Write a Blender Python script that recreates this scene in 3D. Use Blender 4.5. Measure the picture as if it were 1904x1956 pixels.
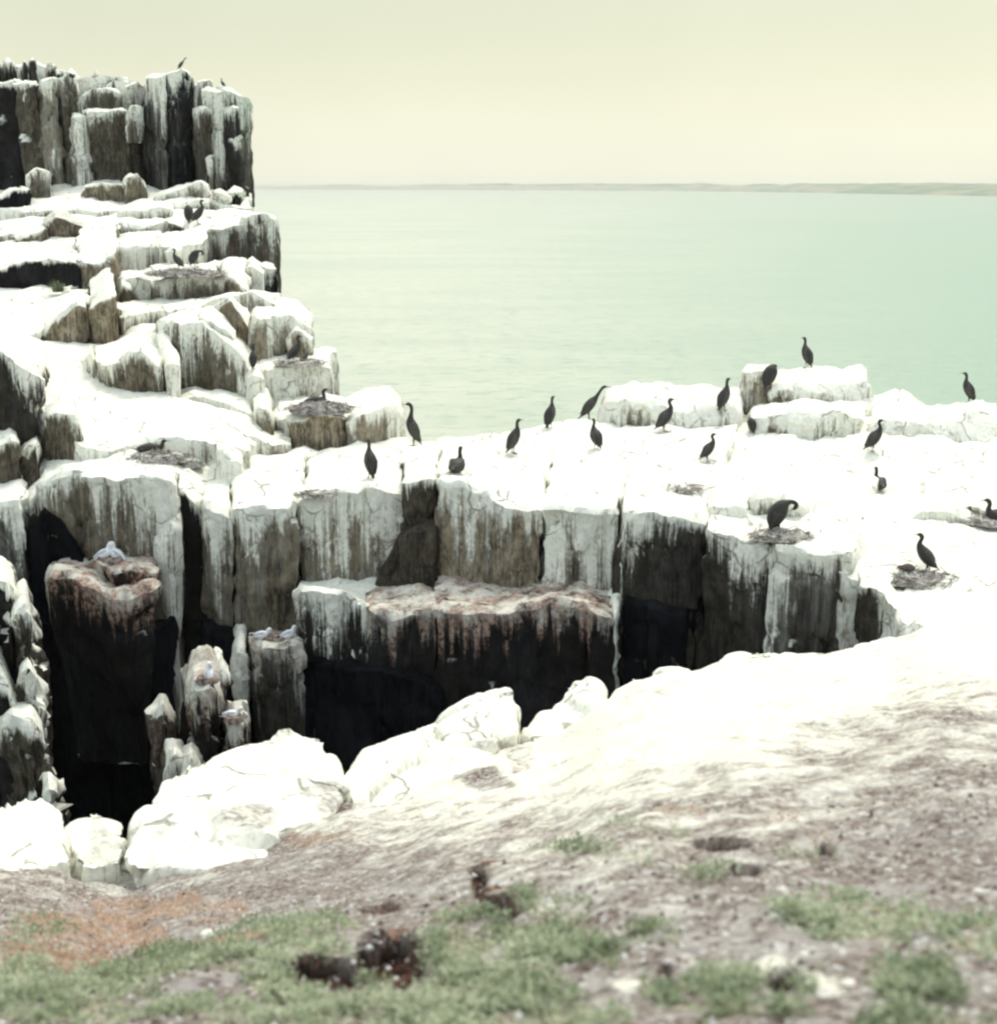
import bpy, bmesh, math, random
import numpy as np
from mathutils import Vector, Matrix

random.seed(7); rng = np.random.default_rng(7)
for o in list(bpy.data.objects): bpy.data.objects.remove(o)
SC = bpy.context.scene
COL = SC.collection

# ------------------------------------------------------------------ camera
FPX = 2797.0                       # focal length for a frame 1904 wide
CX, CY = 952.0, 978.0
PITCH = math.atan((978-357)/FPX)
cam_d = bpy.data.cameras.new('camera'); cam = bpy.data.objects.new('camera', cam_d); COL.objects.link(cam)
cam.location = (0, 0, 0)
cam.rotation_euler = (math.pi/2-PITCH, 0, 0)
cam_d.sensor_fit = 'HORIZONTAL'; cam_d.sensor_width = 79.0
cam_d.lens = 79.0*FPX/1904.0
cam_d.clip_start = 0.1; cam_d.clip_end = 40000
cam_d.dof.use_dof = True; cam_d.dof.focus_distance = 26.0
cam_d.dof.aperture_fstop = 6.0
SC.camera = cam
SC.cycles.filter_width = 2.5

# ------------------------------------------------------------------ light
SUN_EL, SUN_AZ = 58.0, 25.0         # azimuth from +Y towards +X
SC.view_settings.view_transform = 'Standard'; SC.view_settings.look = 'None'
SC.view_settings.exposure = 0.57; SC.view_settings.gamma = 1.0
wd = bpy.data.worlds.new('World'); SC.world = wd; wd.use_nodes = True
nt = wd.node_tree; nt.nodes.clear()
wo = nt.nodes.new('ShaderNodeOutputWorld')
sky = nt.nodes.new('ShaderNodeTexSky'); sky.sky_type = 'NISHITA'; sky.sun_disc = False
sky.sun_elevation = math.radians(SUN_EL); sky.sun_rotation = math.radians(SUN_AZ)
sky.dust_density = 5; sky.air_density = 1.0
b1 = nt.nodes.new('ShaderNodeBackground'); b1.inputs[1].default_value = 0.03
nt.links.new(sky.outputs[0], b1.inputs[0])
tc = nt.nodes.new('ShaderNodeTexCoord'); sx = nt.nodes.new('ShaderNodeSeparateXYZ')
nt.links.new(tc.outputs['Generated'], sx.inputs[0])
rp = nt.nodes.new('ShaderNodeValToRGB'); rp.color_ramp.interpolation = 'B_SPLINE'
# cloud layer: paler near the horizon, faintly yellow above it, bright white overhead
stops = [(0.0, (0.60, 0.605, 0.50)), (0.03, (0.60, 0.605, 0.49)), (0.07, (0.49, 0.50, 0.38)), (0.13, (0.36, 0.378, 0.25)),
         (0.30, (0.55, 0.56, 0.49)), (0.62, (0.95, 0.95, 0.85)), (1.0, (0.95, 0.95, 0.86))]
while len(rp.color_ramp.elements) < len(stops): rp.color_ramp.elements.new(0.5)
for e, (p, c) in zip(rp.color_ramp.elements, stops): e.position = p; e.color = (*c, 1)
nt.links.new(sx.outputs[2], rp.inputs[0])
cn = nt.nodes.new('ShaderNodeTexNoise'); cn.inputs['Scale'].default_value = 2.2; cn.inputs['Detail'].default_value = 4
nt.links.new(tc.outputs['Generated'], cn.inputs['Vector'])
mr = nt.nodes.new('ShaderNodeMapRange'); mr.inputs[1].default_value = .3; mr.inputs[2].default_value = .7
mr.inputs[3].default_value = .94; mr.inputs[4].default_value = 1.08
nt.links.new(cn.outputs[0], mr.inputs[0])
# overcast skies are brighter overhead
ml = nt.nodes.new('ShaderNodeMapRange'); ml.inputs[1].default_value = .3; ml.inputs[2].default_value = 1.0
ml.inputs[3].default_value = 1.0; ml.inputs[4].default_value = 1.35
nt.links.new(sx.outputs[2], ml.inputs[0])
mm = nt.nodes.new('ShaderNodeMath'); mm.operation = 'MULTIPLY'
nt.links.new(mr.outputs[0], mm.inputs[0]); nt.links.new(ml.outputs[0], mm.inputs[1])
cl = nt.nodes.new('ShaderNodeMix'); cl.data_type = 'RGBA'; cm = nt.nodes.new('ShaderNodeMapRange')
cm.inputs[1].default_value = .5; cm.inputs[2].default_value = -.3; cm.inputs[3].default_value = 0; cm.inputs[4].default_value = 1
nt.links.new(sx.outputs[1], cm.inputs[0]); nt.links.new(cm.outputs[0], cl.inputs[0]); nt.links.new(rp.outputs[0], cl.inputs[6]); cl.inputs[7].default_value = (.44, .50, .53, 1)
b2 = nt.nodes.new('ShaderNodeBackground'); nt.links.new(cl.outputs[2], b2.inputs[0]); nt.links.new(mm.outputs[0], b2.inputs[1])
ad = nt.nodes.new('ShaderNodeAddShader'); nt.links.new(b1.outputs[0], ad.inputs[0]); nt.links.new(b2.outputs[0], ad.inputs[1])
nt.links.new(ad.outputs[0], wo.inputs[0])
sl = bpy.data.lights.new('sun', 'SUN'); sl.energy = 1.3; sl.angle = math.radians(16); sl.color = (1.0, 0.95, 0.84)
so = bpy.data.objects.new('sun', sl); COL.objects.link(so)
el, az = math.radians(SUN_EL), math.radians(SUN_AZ)
sd = Vector((math.sin(az)*math.cos(el), math.cos(az)*math.cos(el), math.sin(el)))
so.rotation_euler = sd.to_track_quat('Z', 'Y').to_euler()

# ------------------------------------------------------------------ helpers
CP, SP = math.cos(PITCH), math.sin(PITCH)
def W(px, py, Y):
    """point at forward distance Y that stands at frame position (px, py)"""
    a, b = px-CX, CY-py
    dy = FPX*CP + b*SP; dz = -FPX*SP + b*CP
    k = Y/dy
    return np.array((a*k, Y, dz*k))
def proj(P):
    P = np.atleast_2d(P)
    f = P[:, 1]*CP - P[:, 2]*SP; u = P[:, 1]*SP + P[:, 2]*CP
    f = np.where(np.abs(f) < 1e-3, 1e-3, f)
    return CX + FPX*P[:, 0]/f, CY - FPX*u/f
SEA = -20.0

def _h(ix, iy, iz, seed):
    n = (ix*374761393 + iy*668265263 + iz*2147483647 + seed*1274126177) & 0xffffffff
    n = ((n ^ (n >> 13))*1274126177) & 0xffffffff
    n = ((n ^ (n >> 16))*2246822519) & 0xffffffff
    return ((n ^ (n >> 15)) & 0xffff)/32767.5 - 1.0
def vn(P, seed=0):
    P = np.asarray(P, float); i = np.floor(P).astype(np.int64); f = P-i; f = f*f*(3-2*f)
    x, y, z = i[..., 0], i[..., 1], i[..., 2]; fx, fy, fz = f[..., 0], f[..., 1], f[..., 2]
    def L(a, b, t): return a+(b-a)*t
    c = lambda dx, dy, dz: _h(x+dx, y+dy, z+dz, seed)
    return L(L(L(c(0,0,0), c(1,0,0), fx), L(c(0,1,0), c(1,1,0), fx), fy),
             L(L(c(0,0,1), c(1,0,1), fx), L(c(0,1,1), c(1,1,1), fx), fy), fz)
def fbm(P, sc, seed=0, oct=4):
    P = np.asarray(P, float)*sc; s = 0; a = 1.0; t = 0
    for k in range(oct):
        s = s+a*vn(P, seed+k*17); t += a; a *= .5; P = P*2.03+11.7
    return s/t
def chips(P, size, seed):
    """faceted offset: every point takes the tilt of its nearest random cell"""
    Q = P/np.asarray(size); I = np.floor(Q).astype(np.int64); best = np.full(len(P), 9e9); out = np.zeros(len(P)); sec = np.full(len(P), 9e9)
    for dx in (-1, 0, 1):
        for dy in (-1, 0, 1):
            for dz in (-1, 0, 1):
                c = I+[dx, dy, dz]; x, y, z = c[:, 0], c[:, 1], c[:, 2]
                j = c+.5+.42*np.stack([_h(x, y, z, seed), _h(x, y, z, seed+1), _h(x, y, z, seed+2)], 1)
                d = Q-j; r = (d*d).sum(1)
                v = _h(x, y, z, seed+3)+.9*(d[:, 0]*_h(x, y, z, seed+4)+d[:, 1]*_h(x, y, z, seed+5)+d[:, 2]*_h(x, y, z, seed+6))
                m = r < best; sec = np.where(m, best, np.minimum(sec, r)); out = np.where(m, v, out); best = np.where(m, r, best)
    return out - .9*np.exp(-((np.sqrt(sec)-np.sqrt(best))/.07)**2)
def ss(a, b, x):
    t = np.clip((x-a)/(b-a), 0, 1); return t*t*(3-2*t)

def tag(o, label=None, cat=None, group=None, kind=None):
    if label: o['label'] = label
    if cat: o['category'] = cat
    if group: o['group'] = group
    if kind: o['kind'] = kind
    return o
def mesh_obj(name, V, F, mat, parent=None, attrs=None, smooth=True, sharp=None):
    me = bpy.data.meshes.new(name)
    V = np.asarray(V, float)
    if isinstance(F, np.ndarray):
        n = F.shape[1]
        me.vertices.add(len(V)); me.vertices.foreach_set('co', V.ravel())
        me.loops.add(F.size); me.loops.foreach_set('vertex_index', F.ravel().astype(np.int32))
        me.polygons.add(len(F)); me.polygons.foreach_set('loop_start', np.arange(0, F.size, n, dtype=np.int32))
        me.update(calc_edges=True)
    else:
        me.from_pydata([tuple(v) for v in V], [], F); me.update()
    if attrs:
        for k, a in attrs.items():
            at = me.attributes.new(k, 'FLOAT', 'POINT'); at.data.foreach_set('value', np.asarray(a, np.float32))
    if smooth:
        me.polygons.foreach_set('use_smooth', np.ones(len(me.polygons), bool))
        if sharp: me.set_sharp_from_angle(angle=math.radians(sharp))
    if mat is not None: me.materials.append(mat)
    me.update()
    o = bpy.data.objects.new(name, me); COL.objects.link(o)
    if parent is not None: o.parent = parent
    return o
def empty(name, loc, rz=0, sc=1):
    o = bpy.data.objects.new(name, None); o.empty_display_size = .2
    o.location = tuple(loc); o.rotation_euler = (0, 0, rz); o.scale = (sc, sc, sc); COL.objects.link(o); return o

# ------------------------------------------------------------------ materials
class NT:
    def __init__(s, name):
        s.m = bpy.data.materials.new(name); s.m.use_nodes = True; s.t = s.m.node_tree; s.t.nodes.clear()
        s.out = s.n('ShaderNodeOutputMaterial'); s.p = s.n('ShaderNodeBsdfPrincipled')
        s.l(s.p.outputs[0], s.out.inputs[0])
    def n(s, t): return s.t.nodes.new(t)
    def l(s, a, b): s.t.links.new(a, b)
    def put(s, sock, v):
        if isinstance(v, (int, float)): sock.default_value = v
        elif isinstance(v, tuple):
            sock.default_value = (*v, 1) if len(v) == 3 and len(sock.default_value) == 4 else v
        else: s.l(v, sock)
    def math(s, op, a, b=0.0, c=None):
        k = s.n('ShaderNodeMath'); k.operation = op; s.put(k.inputs[0], a); s.put(k.inputs[1], b)
        if c is not None: s.put(k.inputs[2], c)
        return k.outputs[0]
    def mr(s, v, a, b, c=0.0, d=1.0):
        k = s.n('ShaderNodeMapRange'); k.interpolation_type = 'SMOOTHSTEP'
        s.put(k.inputs[0], v); s.put(k.inputs[1], a); s.put(k.inputs[2], b); s.put(k.inputs[3], c); s.put(k.inputs[4], d)
        return k.outputs[0]
    def pos(s, sc=(1, 1, 1)):
        k = s.n('ShaderNodeTexCoord'); m = s.n('ShaderNodeMapping'); m.inputs['Scale'].default_value = sc
        s.l(k.outputs['Object'], m.inputs[0]); return m.outputs[0]
    def noise(s, sc=(1, 1, 1), scale=1.0, det=4, rough=.55, dist=0.0):
        k = s.n('ShaderNodeTexNoise'); k.inputs['Scale'].default_value = scale; k.inputs['Detail'].default_value = det
        k.inputs['Roughness'].default_value = rough; k.inputs['Distortion'].default_value = dist
        s.l(s.pos(sc), k.inputs['Vector']); return k.outputs[0]
    def attr(s, name):
        k = s.n('ShaderNodeAttribute'); k.attribute_name = name; return k.outputs['Fac']
    def mix(s, f, a, b, mode='MIX'):
        k = s.n('ShaderNodeMix'); k.data_type = 'RGBA'; k.blend_type = mode
        s.put(k.inputs[0], f); s.put(k.inputs[6], a); s.put(k.inputs[7], b); return k.outputs[2]
    def bump(s, h, st=.5, d=.05):
        k = s.n('ShaderNodeBump'); k.inputs['Strength'].default_value = st; k.inputs['Distance'].default_value = d
        s.l(h, k.inputs['Height']); s.l(k.outputs[0], s.p.inputs['Normal']); return k
    def base(s, c, rough=.9, spec=.2):
        s.put(s.p.inputs['Base Color'], c); s.put(s.p.inputs['Roughness'], rough)
        s.p.inputs['Specular IOR Level'].default_value = spec; return s.m

def rock_material():
    k = NT('guano_rock')
    geo = k.n('ShaderNodeNewGeometry'); sp = k.n('ShaderNodeSeparateXYZ'); k.l(geo.outputs['Normal'], sp.inputs[0])
    nz = sp.outputs[2]
    drop, tone, wash, mat = k.attr('drop'), k.attr('tone'), k.attr('wash'), k.attr('mat')
    a = k.noise((5.5, 5.5, .22), 1, 4, .6)
    a2 = k.noise((21, 21, .9), 1, 4, .65)
    a3 = k.noise((2.1, 2.1, .06), 1, 3, .5)
    b = k.noise((.9, .9, .10), 1, 3, .5)
    fine = k.noise((13, 13, 13), 1, 4, .6)
    L = k.math('MULTIPLY', wash, k.mr(b, .35, .65, .25, 2.0))
    st = k.math('ADD', k.math('ADD', k.math('MULTIPLY', a, .40), k.math('MULTIPLY', a2, .34)), k.math('MULTIPLY', a3, .26))
    q = k.math('DIVIDE', drop, k.math('ADD', L, .02))
    s = k.math('SUBTRACT', k.math('SUBTRACT', st, .352), k.math('MULTIPLY', k.math('POWER', q, .7), .17))
    s = k.math('ADD', s, k.math('MULTIPLY', k.math('SUBTRACT', fine, .5), .09))
    m = k.math('MULTIPLY', k.mr(s, 0.0, .13), k.mr(wash, .0, .06))
    # thin veil of droppings carried further down
    veil = k.math('MULTIPLY', k.mr(k.math('SUBTRACT', st, k.math('MULTIPLY', q, .025)), .40, .62), k.mr(wash, .1, 2.0, .0, .36))
    m = k.math('MAXIMUM', m, veil)
    blot = k.noise((1.7, 1.7, 1.1), 1, 6, .65)
    m2 = k.math('MULTIPLY', k.mr(blot, .60, .72), k.mr(a, .42, .6, 0, .6))
    m = k.math('MAXIMUM', m, k.math('MULTIPLY', m2, k.mr(wash, 0.1, 1.6)))
    patch = k.noise((2.6, 2.6, 2.6), 1, 7, .68)
    top = k.mr(nz, .50, .76)
    bare = k.math('MULTIPLY', k.mr(patch, .58, .72), .45)
    topw = k.math('MULTIPLY', top, k.math('SUBTRACT', 1.0, bare))
    topw = k.math('MULTIPLY', topw, k.mr(wash, 0.0, .1, 0, 1))
    matm = k.math('MULTIPLY', mat, k.math('ADD', k.mr(patch, .40, .60, .25, .9), k.mr(fine, .45, .65, 0, .35)))
    # rock colour
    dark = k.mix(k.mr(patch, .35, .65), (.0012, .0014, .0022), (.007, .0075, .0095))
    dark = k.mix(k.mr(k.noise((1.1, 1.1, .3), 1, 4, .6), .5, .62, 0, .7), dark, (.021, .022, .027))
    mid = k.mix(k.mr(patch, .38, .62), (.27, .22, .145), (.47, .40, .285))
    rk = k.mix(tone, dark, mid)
    rk = k.mix(k.mr(k.math('ADD', k.math('MULTIPLY', a2, .5), k.math('MULTIPLY', k.noise((9, 9, 3), 1, 6, .75), .5)), .42, .60, 0, .75), rk, (.012, .012, .014))
    lich = k.mr(k.noise((3.2, 3.2, 2.4), 1, 6, .7), .60, .66)
    rk = k.mix(k.math('MULTIPLY', lich, k.mr(tone, .05, .4, .0, .4)), rk, (.26, .25, .19))
    rust = k.mix(k.mr(fine, .4, .6), (.12, .068, .048), (.44, .31, .25))
    rk = k.mix(k.math('MULTIPLY', mat, k.mr(k.math('SUBTRACT', drop, k.mr(a, .3, .7, -.2, .8)), -.4, .25, 1, 0)), rk, rust)
    wh = k.math('MAXIMUM', topw, m)
    wh = k.math('MULTIPLY', wh, k.math('SUBTRACT', 1.0, matm))
    white = k.mix(k.mr(fine, .38, .62), (.74, .74, .65), (.84, .845, .755))
    white = k.mix(k.mr(patch, .58, .76, 0, .5), white, (.46, .42, .37))
    # hairline cracks
    vo = k.n('ShaderNodeTexVoronoi'); vo.feature = 'DISTANCE_TO_EDGE'; vo.inputs['Scale'].default_value = 1.5
    wn = k.n('ShaderNodeTexNoise'); wn.inputs['Scale'].default_value = 1.3; wn.inputs['Detail'].default_value = 3
    ps = k.pos(); k.l(ps, wn.inputs['Vector']); va = k.n('ShaderNodeVectorMath'); va.operation = 'MULTIPLY_ADD'
    k.l(wn.outputs['Color'], va.inputs[0]); va.inputs[1].default_value = (.55, .55, .55); k.l(ps, va.inputs[2]); k.l(va.outputs[0], vo.inputs['Vector'])
    crk = k.math('MULTIPLY', k.mr(vo.outputs['Distance'], .004, .028, 1, 0), k.mr(blot, .46, .60, 0, .7))
    c = k.mix(wh, rk, white)
    crk = k.math('MULTIPLY', crk, wh)
    c = k.mix(crk, c, (.24, .22, .19))
    gm = k.attr('bare_shade'); c = k.mix(k.math('MULTIPLY', gm, k.mr(fine, .38, .6, .25, 1)), c, k.mix(k.mr(a2, .4, .6), (.17, .15, .14), (.36, .34, .31)))  # bare grey and painted gap shade mixed over the rock
    h = k.math('ADD', k.math('MULTIPLY', fine, .35), k.math('ADD', k.math('MULTIPLY', a2, .3), k.math('MULTIPLY', patch, .8)))
    h = k.math('SUBTRACT', h, crk)
    k.bump(h, .7, .07)
    return k.base(c, .9, .04)
M_ROCK = rock_material()

def simple(name, c, rough=.8, spec=.3, var=.25, sc=20, bump=0):
    k = NT(name); n = k.noise((1, 1, 1), sc, 4)
    lo = tuple(x*(1-var) for x in c); hi = tuple(min(1, x*(1+var)) for x in c)
    col = k.mix(k.mr(n, .3, .7), lo, hi)
    if bump: k.bump(n, bump, .02)
    return k.base(col, rough, spec)
M_SHAG = simple('shag_plumage', (.026, .025, .022), .62, .35, .4, 40, .3)
M_SHAGW = simple('shag_wing', (.050, .044, .040), .6, .35, .5, 60, .4)
M_BILL = simple('horn_bill', (.16, .14, .07), .5, .4)
M_FOOT = simple('black_foot', (.03, .028, .03), .6, .3)
M_GULL = simple('white_plumage', (.78, .80, .82), .8, .2, .06, 30)
M_GREY = simple('grey_wing', (.46, .48, .51), .75, .2, .12, 30)
M_TIP = simple('black_wing_tip', (.02, .02, .022), .7, .2)
M_YBILL = simple('yellow_bill', (.55, .48, .16), .5, .3)
M_CHICK = simple('chick_down', (.12, .095, .085), .95, .1, .3, 60, .5)
M_STICK = simple('nest_stick', (.27, .25, .23), .95, .1, .8, 9)
M_NESTW = simple('nest_lining', (.42, .40, .36), .95, .1, .7, 25, .8)
M_MUD = simple('nest_mud', (.20, .16, .135), .95, .1, .7, 14, .9)

# ------------------------------------------------------------------ rock blocks
class Rock:
    def __init__(s): s.V = []; s.F = []; s.A = {k: [] for k in ('drop', 'tone', 'wash', 'mat')}; s.n = 0
    def add(s, V, F, drop, tone, wash, mat):
        s.V.append(V); s.F.append(F+s.n); s.n += len(V)
        for k, a in zip(('drop', 'tone', 'wash', 'mat'), (drop, tone, wash, mat)):
            s.A[k].append(np.broadcast_to(np.asarray(a, float), (len(V),)))
    def build(s, name, sharp=38):
        o = mesh_obj(name, np.vstack(s.V), np.vstack(s.F), M_ROCK, attrs={k: np.concatenate(v) for k, v in s.A.items()}, sharp=sharp)
        return tag(o, kind='structure')
def resample(P, n):
    P = np.asarray(P, float); d = np.r_[0, np.cumsum(np.linalg.norm(np.diff(P[:, :2], axis=0), axis=1)+1e-6)]
    t = np.linspace(0, d[-1], n+1); return np.stack([np.interp(t, d, P[:, k]) for k in range(3)], 1), d[-1]
_seed = [100]
def block(R, front, back=None, depth=3.0, rise=0.0, zb=None, h=None, tone=.5, wash=.8, mat=0.0, s=.09, col=.07, cw=.55,
          lean=0.0, rnd=.10, rough=.05, hum=.06, skew=0.0, chip=.06, step=.05):
    """A jointed rock block: front top edge and back top edge as (px, py, Y), walls falling to zb."""
    _seed[0] += 1; seed = _seed[0]; rg = np.random.default_rng(seed)
    fr = np.array([W(*p) for p in front])
    if back is None:
        dr = fr[:, :2]/np.linalg.norm(fr[:, :2], axis=1)[:, None]
        bk = fr.copy(); bk[:, :2] += dr*depth; bk[:, 0] += skew; bk[:, 2] += rise
    else: bk = np.array([W(*p) for p in back])
    if h is not None: zb = fr[:, 2].min()-h
    if zb is None: zb = SEA-.5
    L = np.linalg.norm(np.diff(fr[:, :2], axis=0), axis=1).sum()
    nu = max(4, int(L/s)); f, _ = resample(fr, nu); b, _ = resample(bk, nu)
    D = np.linalg.norm((b-f)[:, :2], axis=1).mean(); nv = max(4, int(D/(s*1.6)))
    v = np.linspace(0, 1, nv+1)
    T = f[None]*(1-v[:, None, None]) + b[None]*v[:, None, None]        # nv+1, nu+1, 3
    G = T.copy()
    G[..., 2] += hum*fbm(T*[1, 1, 0], 1.3, seed, 4)*2 + hum*.5*fbm(T*[1, 1, 0], 4.5, seed+5, 3)
    fq = fbm(T*[1, 1, 0], .9, seed+60, 4)*4; fr_ = fq-np.floor(fq); G[..., 2] += step*(np.floor(fq)+ss(.35, .65, fr_))
    # rounded rim
    du = np.minimum(np.linspace(0, L, nu+1), L-np.linspace(0, L, nu+1))[None]
    dv = np.minimum(v*D, D-v*D)[:, None]
    d = np.minimum(np.broadcast_to(du, T.shape[:2]), np.broadcast_to(dv, T.shape[:2]))
    rr = rnd*(1+.8*fbm(T, 1.7, seed+9, 2)); q = np.clip(1-d/np.maximum(rr, .01), 0, 1)
    G[..., 2] -= rr*(1-np.sqrt(np.maximum(0, 1-q*q)))*.8
    idx = np.arange((nu+1)*(nv+1)).reshape(nv+1, nu+1)
    loop = np.r_[idx[0, :], idx[1:, -1], idx[-1, :-1][::-1], idx[1:-1, 0][::-1]]
    GV = G.reshape(-1, 3)
    P = GV[loop]; n = len(loop)
    tg = np.roll(P, -1, 0)-np.roll(P, 1, 0); nr = np.stack([tg[:, 1], -tg[:, 0]], 1); nr /= np.linalg.norm(nr, axis=1)[:, None]+1e-9
    for _ in range(1): nr = nr+np.roll(nr, 1, 0)+np.roll(nr, -1, 0); nr /= np.linalg.norm(nr, axis=1)[:, None]+1e-9
    arc = np.r_[0, np.cumsum(np.linalg.norm(np.diff(P[:, :2], axis=0), axis=1))]
    H = P[:, 2].max()-zb
    ds = [0.0]; st = s*.8
    while ds[-1] < H: ds.append(ds[-1]+st); st = min(st*1.03, s*2.4) if ds[-1] < 9 else st*1.3
    ds = np.array(ds[1:])
    # joints
    cuts = [0.0]
    while cuts[-1] < arc[-1]: cuts.append(cuts[-1]+cw*rg.uniform(.45, 1.7))
    cuts = np.array(cuts); ci = np.searchsorted(cuts, arc, side='right')-1
    edge = np.minimum(arc-cuts[ci], np.append(cuts, cuts[-1]+9)[ci+1]-arc)
    rows = np.r_[0.0, ds]
    off = np.zeros((len(rows), n))
    nc = ci.max()+1
    for c in range(nc):
        zc = [-1.0]
        while zc[-1] < H+2: zc.append(zc[-1]+rg.uniform(.9, 3.2))
        zc = np.array(zc); vals = rg.uniform(-1, 1, len(zc))*col
        kk = np.where(ci == c)[0]; sl_ = rg.uniform(-.5, .5)
        rr_ = rows[:, None]+sl_*(arc[kk]-arc[kk[0]])[None]
        tw = .30; o_ = np.zeros_like(rr_)
        for a_ in range(len(zc)-1):
            o_ += (vals[a_+1]-vals[a_])*ss(zc[a_+1]-tw/2, zc[a_+1]+tw/2, rr_) if a_+1 < len(zc) else 0
        e2 = np.abs(rr_[..., None]-zc).min(-1)
        off[:, kk] = vals[0]+o_ - .4*col*np.exp(-(e2/.05)**2)
    off -= (col*.9*np.exp(-(edge/(s*.6))**2))[None]
    Z = P[None, :, 2]-rows[:, None]
    XY = np.repeat(P[None, :, :2], len(rows), 0)
    P3 = np.concatenate([XY, Z[..., None]], 2)
    off += rough*1.6*fbm(P3*[1, 1, .45], 1.1, seed+3, 4) + rough*.5*fbm(P3*[1, 1, .7], 6, seed+4, 3)
    off += chip*chips(P3.reshape(-1, 3), (7.5*s, 7.5*s, 14*s), seed+30).reshape(off.shape)*np.minimum(1, .35+rows/.4)[:, None]
    off += lean*rows[:, None]
    XY = XY+nr[None]*off[..., None]
    Z = np.maximum(Z, zb)
    GV[loop, :2] = XY[0]
    WV = np.concatenate([XY[1:], Z[1:, :, None]], 2).reshape(-1, 3)
    V = np.vstack([GV, WV]); ng = len(GV)
    q = np.stack([idx[:-1, :-1], idx[:-1, 1:], idx[1:, 1:], idx[1:, :-1]], -1).reshape(-1, 4)
    wi = np.vstack([loop[None], ng+np.arange(len(ds)*n).reshape(len(ds), n)])
    a = wi[:-1]; c = wi[1:]
    w = np.stack([a, c, np.roll(c, -1, 1), np.roll(a, -1, 1)], -1).reshape(-1, 4)
    drop = np.r_[np.zeros(ng), np.repeat(ds, n)]
    R.add(V, np.vstack([q, w]), drop, tone, wash, mat)
    return G

def blob(points, name, mat, vox=.06, noise=.05, nsc=2.5, seed=1, attrs=None, parent=None, smooth=6, sub=0):
    """rounded rock from the hull of world points"""
    bm = bmesh.new()
    for p in points: bm.verts.new(tuple(p))
    r = bmesh.ops.convex_hull(bm, input=bm.verts[:])
    junk = list({e for e in r['geom_interior']+r['geom_unused'] if isinstance(e, bmesh.types.BMVert) and e.is_valid})
    if junk: bmesh.ops.delete(bm, geom=junk, context='VERTS')
    me = bpy.data.meshes.new('tmp'); bm.to_mesh(me); bm.free()
    o = bpy.data.objects.new('tmp', me); COL.objects.link(o)
    m = o.modifiers.new('r', 'REMESH'); m.mode = 'VOXEL'; m.voxel_size = vox
    m = o.modifiers.new('s', 'SMOOTH'); m.iterations = smooth; m.factor = .5
    dg = bpy.context.evaluated_depsgraph_get(); ev = o.evaluated_get(dg); m2 = ev.to_mesh()
    V = np.zeros(len(m2.vertices)*3); m2.vertices.foreach_get('co', V); V = V.reshape(-1, 3)
    N = np.zeros(len(m2.vertices)*3); m2.vertices.foreach_get('normal', N); N = N.reshape(-1, 3)
    F = [tuple(p.vertices) for p in m2.polygons]
    ev.to_mesh_clear(); bpy.data.objects.remove(o); bpy.data.meshes.remove(me)
    if attrs: V = V+N*(noise*1.5*chips(V, (.95, .95, .95), seed+70))[:, None]
    n1 = fbm(V, nsc, seed, 5); rid = -np.abs(fbm(V, nsc*.6, seed+40, 3))**.7
    V = V+N*(noise*(1.3*n1+.9*rid))[:, None]
    at = None
    if attrs:
        zt = V[:, 2].max(); at = {'drop': np.full(len(V), attrs.get('drop', 0.0)), 'tone': np.full(len(V), attrs['tone']),
                                  'wash': np.full(len(V), attrs['wash']), 'mat': np.full(len(V), attrs['mat'])}
        gx, gy = proj(V); at['bare_shade'] = patch_mask(gx, gy, BARE_SHADE, 4, .5)
        if attrs.get('hang'): at['drop'] = (zt-V[:, 2])
    return mesh_obj(name, V, np.array(F), mat, parent, at, sharp=50)

# =================================================================== the setting
# ---- sea
def sea():
    k = NT('sea_water')
    g = k.noise((.0016, .0016, 1), 1, 2)
    geo = k.n('ShaderNodeNewGeometry'); sp = k.n('ShaderNodeSeparateXYZ'); k.l(geo.outputs['Position'], sp.inputs[0])
    # sea colour turns greener towards the right
    ang = k.math('DIVIDE', sp.outputs[0], k.math('ADD', k.math('ABSOLUTE', sp.outputs[1]), 20.0))
    e = k.mr(k.math('ADD', ang, k.math('MULTIPLY', g, .12)), -.05, .42)
    c = k.mix(e, (.46, .48, .38), (.145, .27, .185))
    rip = k.mr(k.noise((.30, .8, 1), 1, 6, .8), .50, .66)  # dark ripple shading painted into the water colour
    c = k.mix(k.math('MULTIPLY', rip, .9), c, (.06, .22, .18))
    c = k.mix(k.mr(k.noise((.012, .035, 1), 1, 5, .6), .42, .62, 0, .28), c, (.16, .26, .20))
    w1 = k.noise((.25, .8, 1), 1, 5, .6); w2 = k.noise((1.4, 3.0, 1), 1, 3, .6)
    k.bump(k.math('ADD', w1, k.math('MULTIPLY', w2, .3)), .6, .6)
    m = k.base(c, .30, .5)
    xs = np.r_[-14000, -6000, -2500, -900, np.linspace(-400, 400, 60), 900, 2500, 6000, 14000]
    ys = np.r_[-1500, -300, np.linspace(-40, 500, 80), 900, 1600, 3000, 6000, 12000, 24000]
    X, Y = np.meshgrid(xs, ys); n = len(xs)
    V = np.stack([X.ravel(), Y.ravel(), np.full(X.size, SEA)], 1)
    V[:, 2] += .12*fbm(V*[.06, .14, 0], 1, 3, 3)
    i = np.arange(X.size).reshape(X.shape)
    F = np.stack([i[:-1, :-1], i[:-1, 1:], i[1:, 1:], i[1:, :-1]], -1).reshape(-1, 4)
    tag(mesh_obj('sea', V, F, m), kind='structure')
sea()
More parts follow.
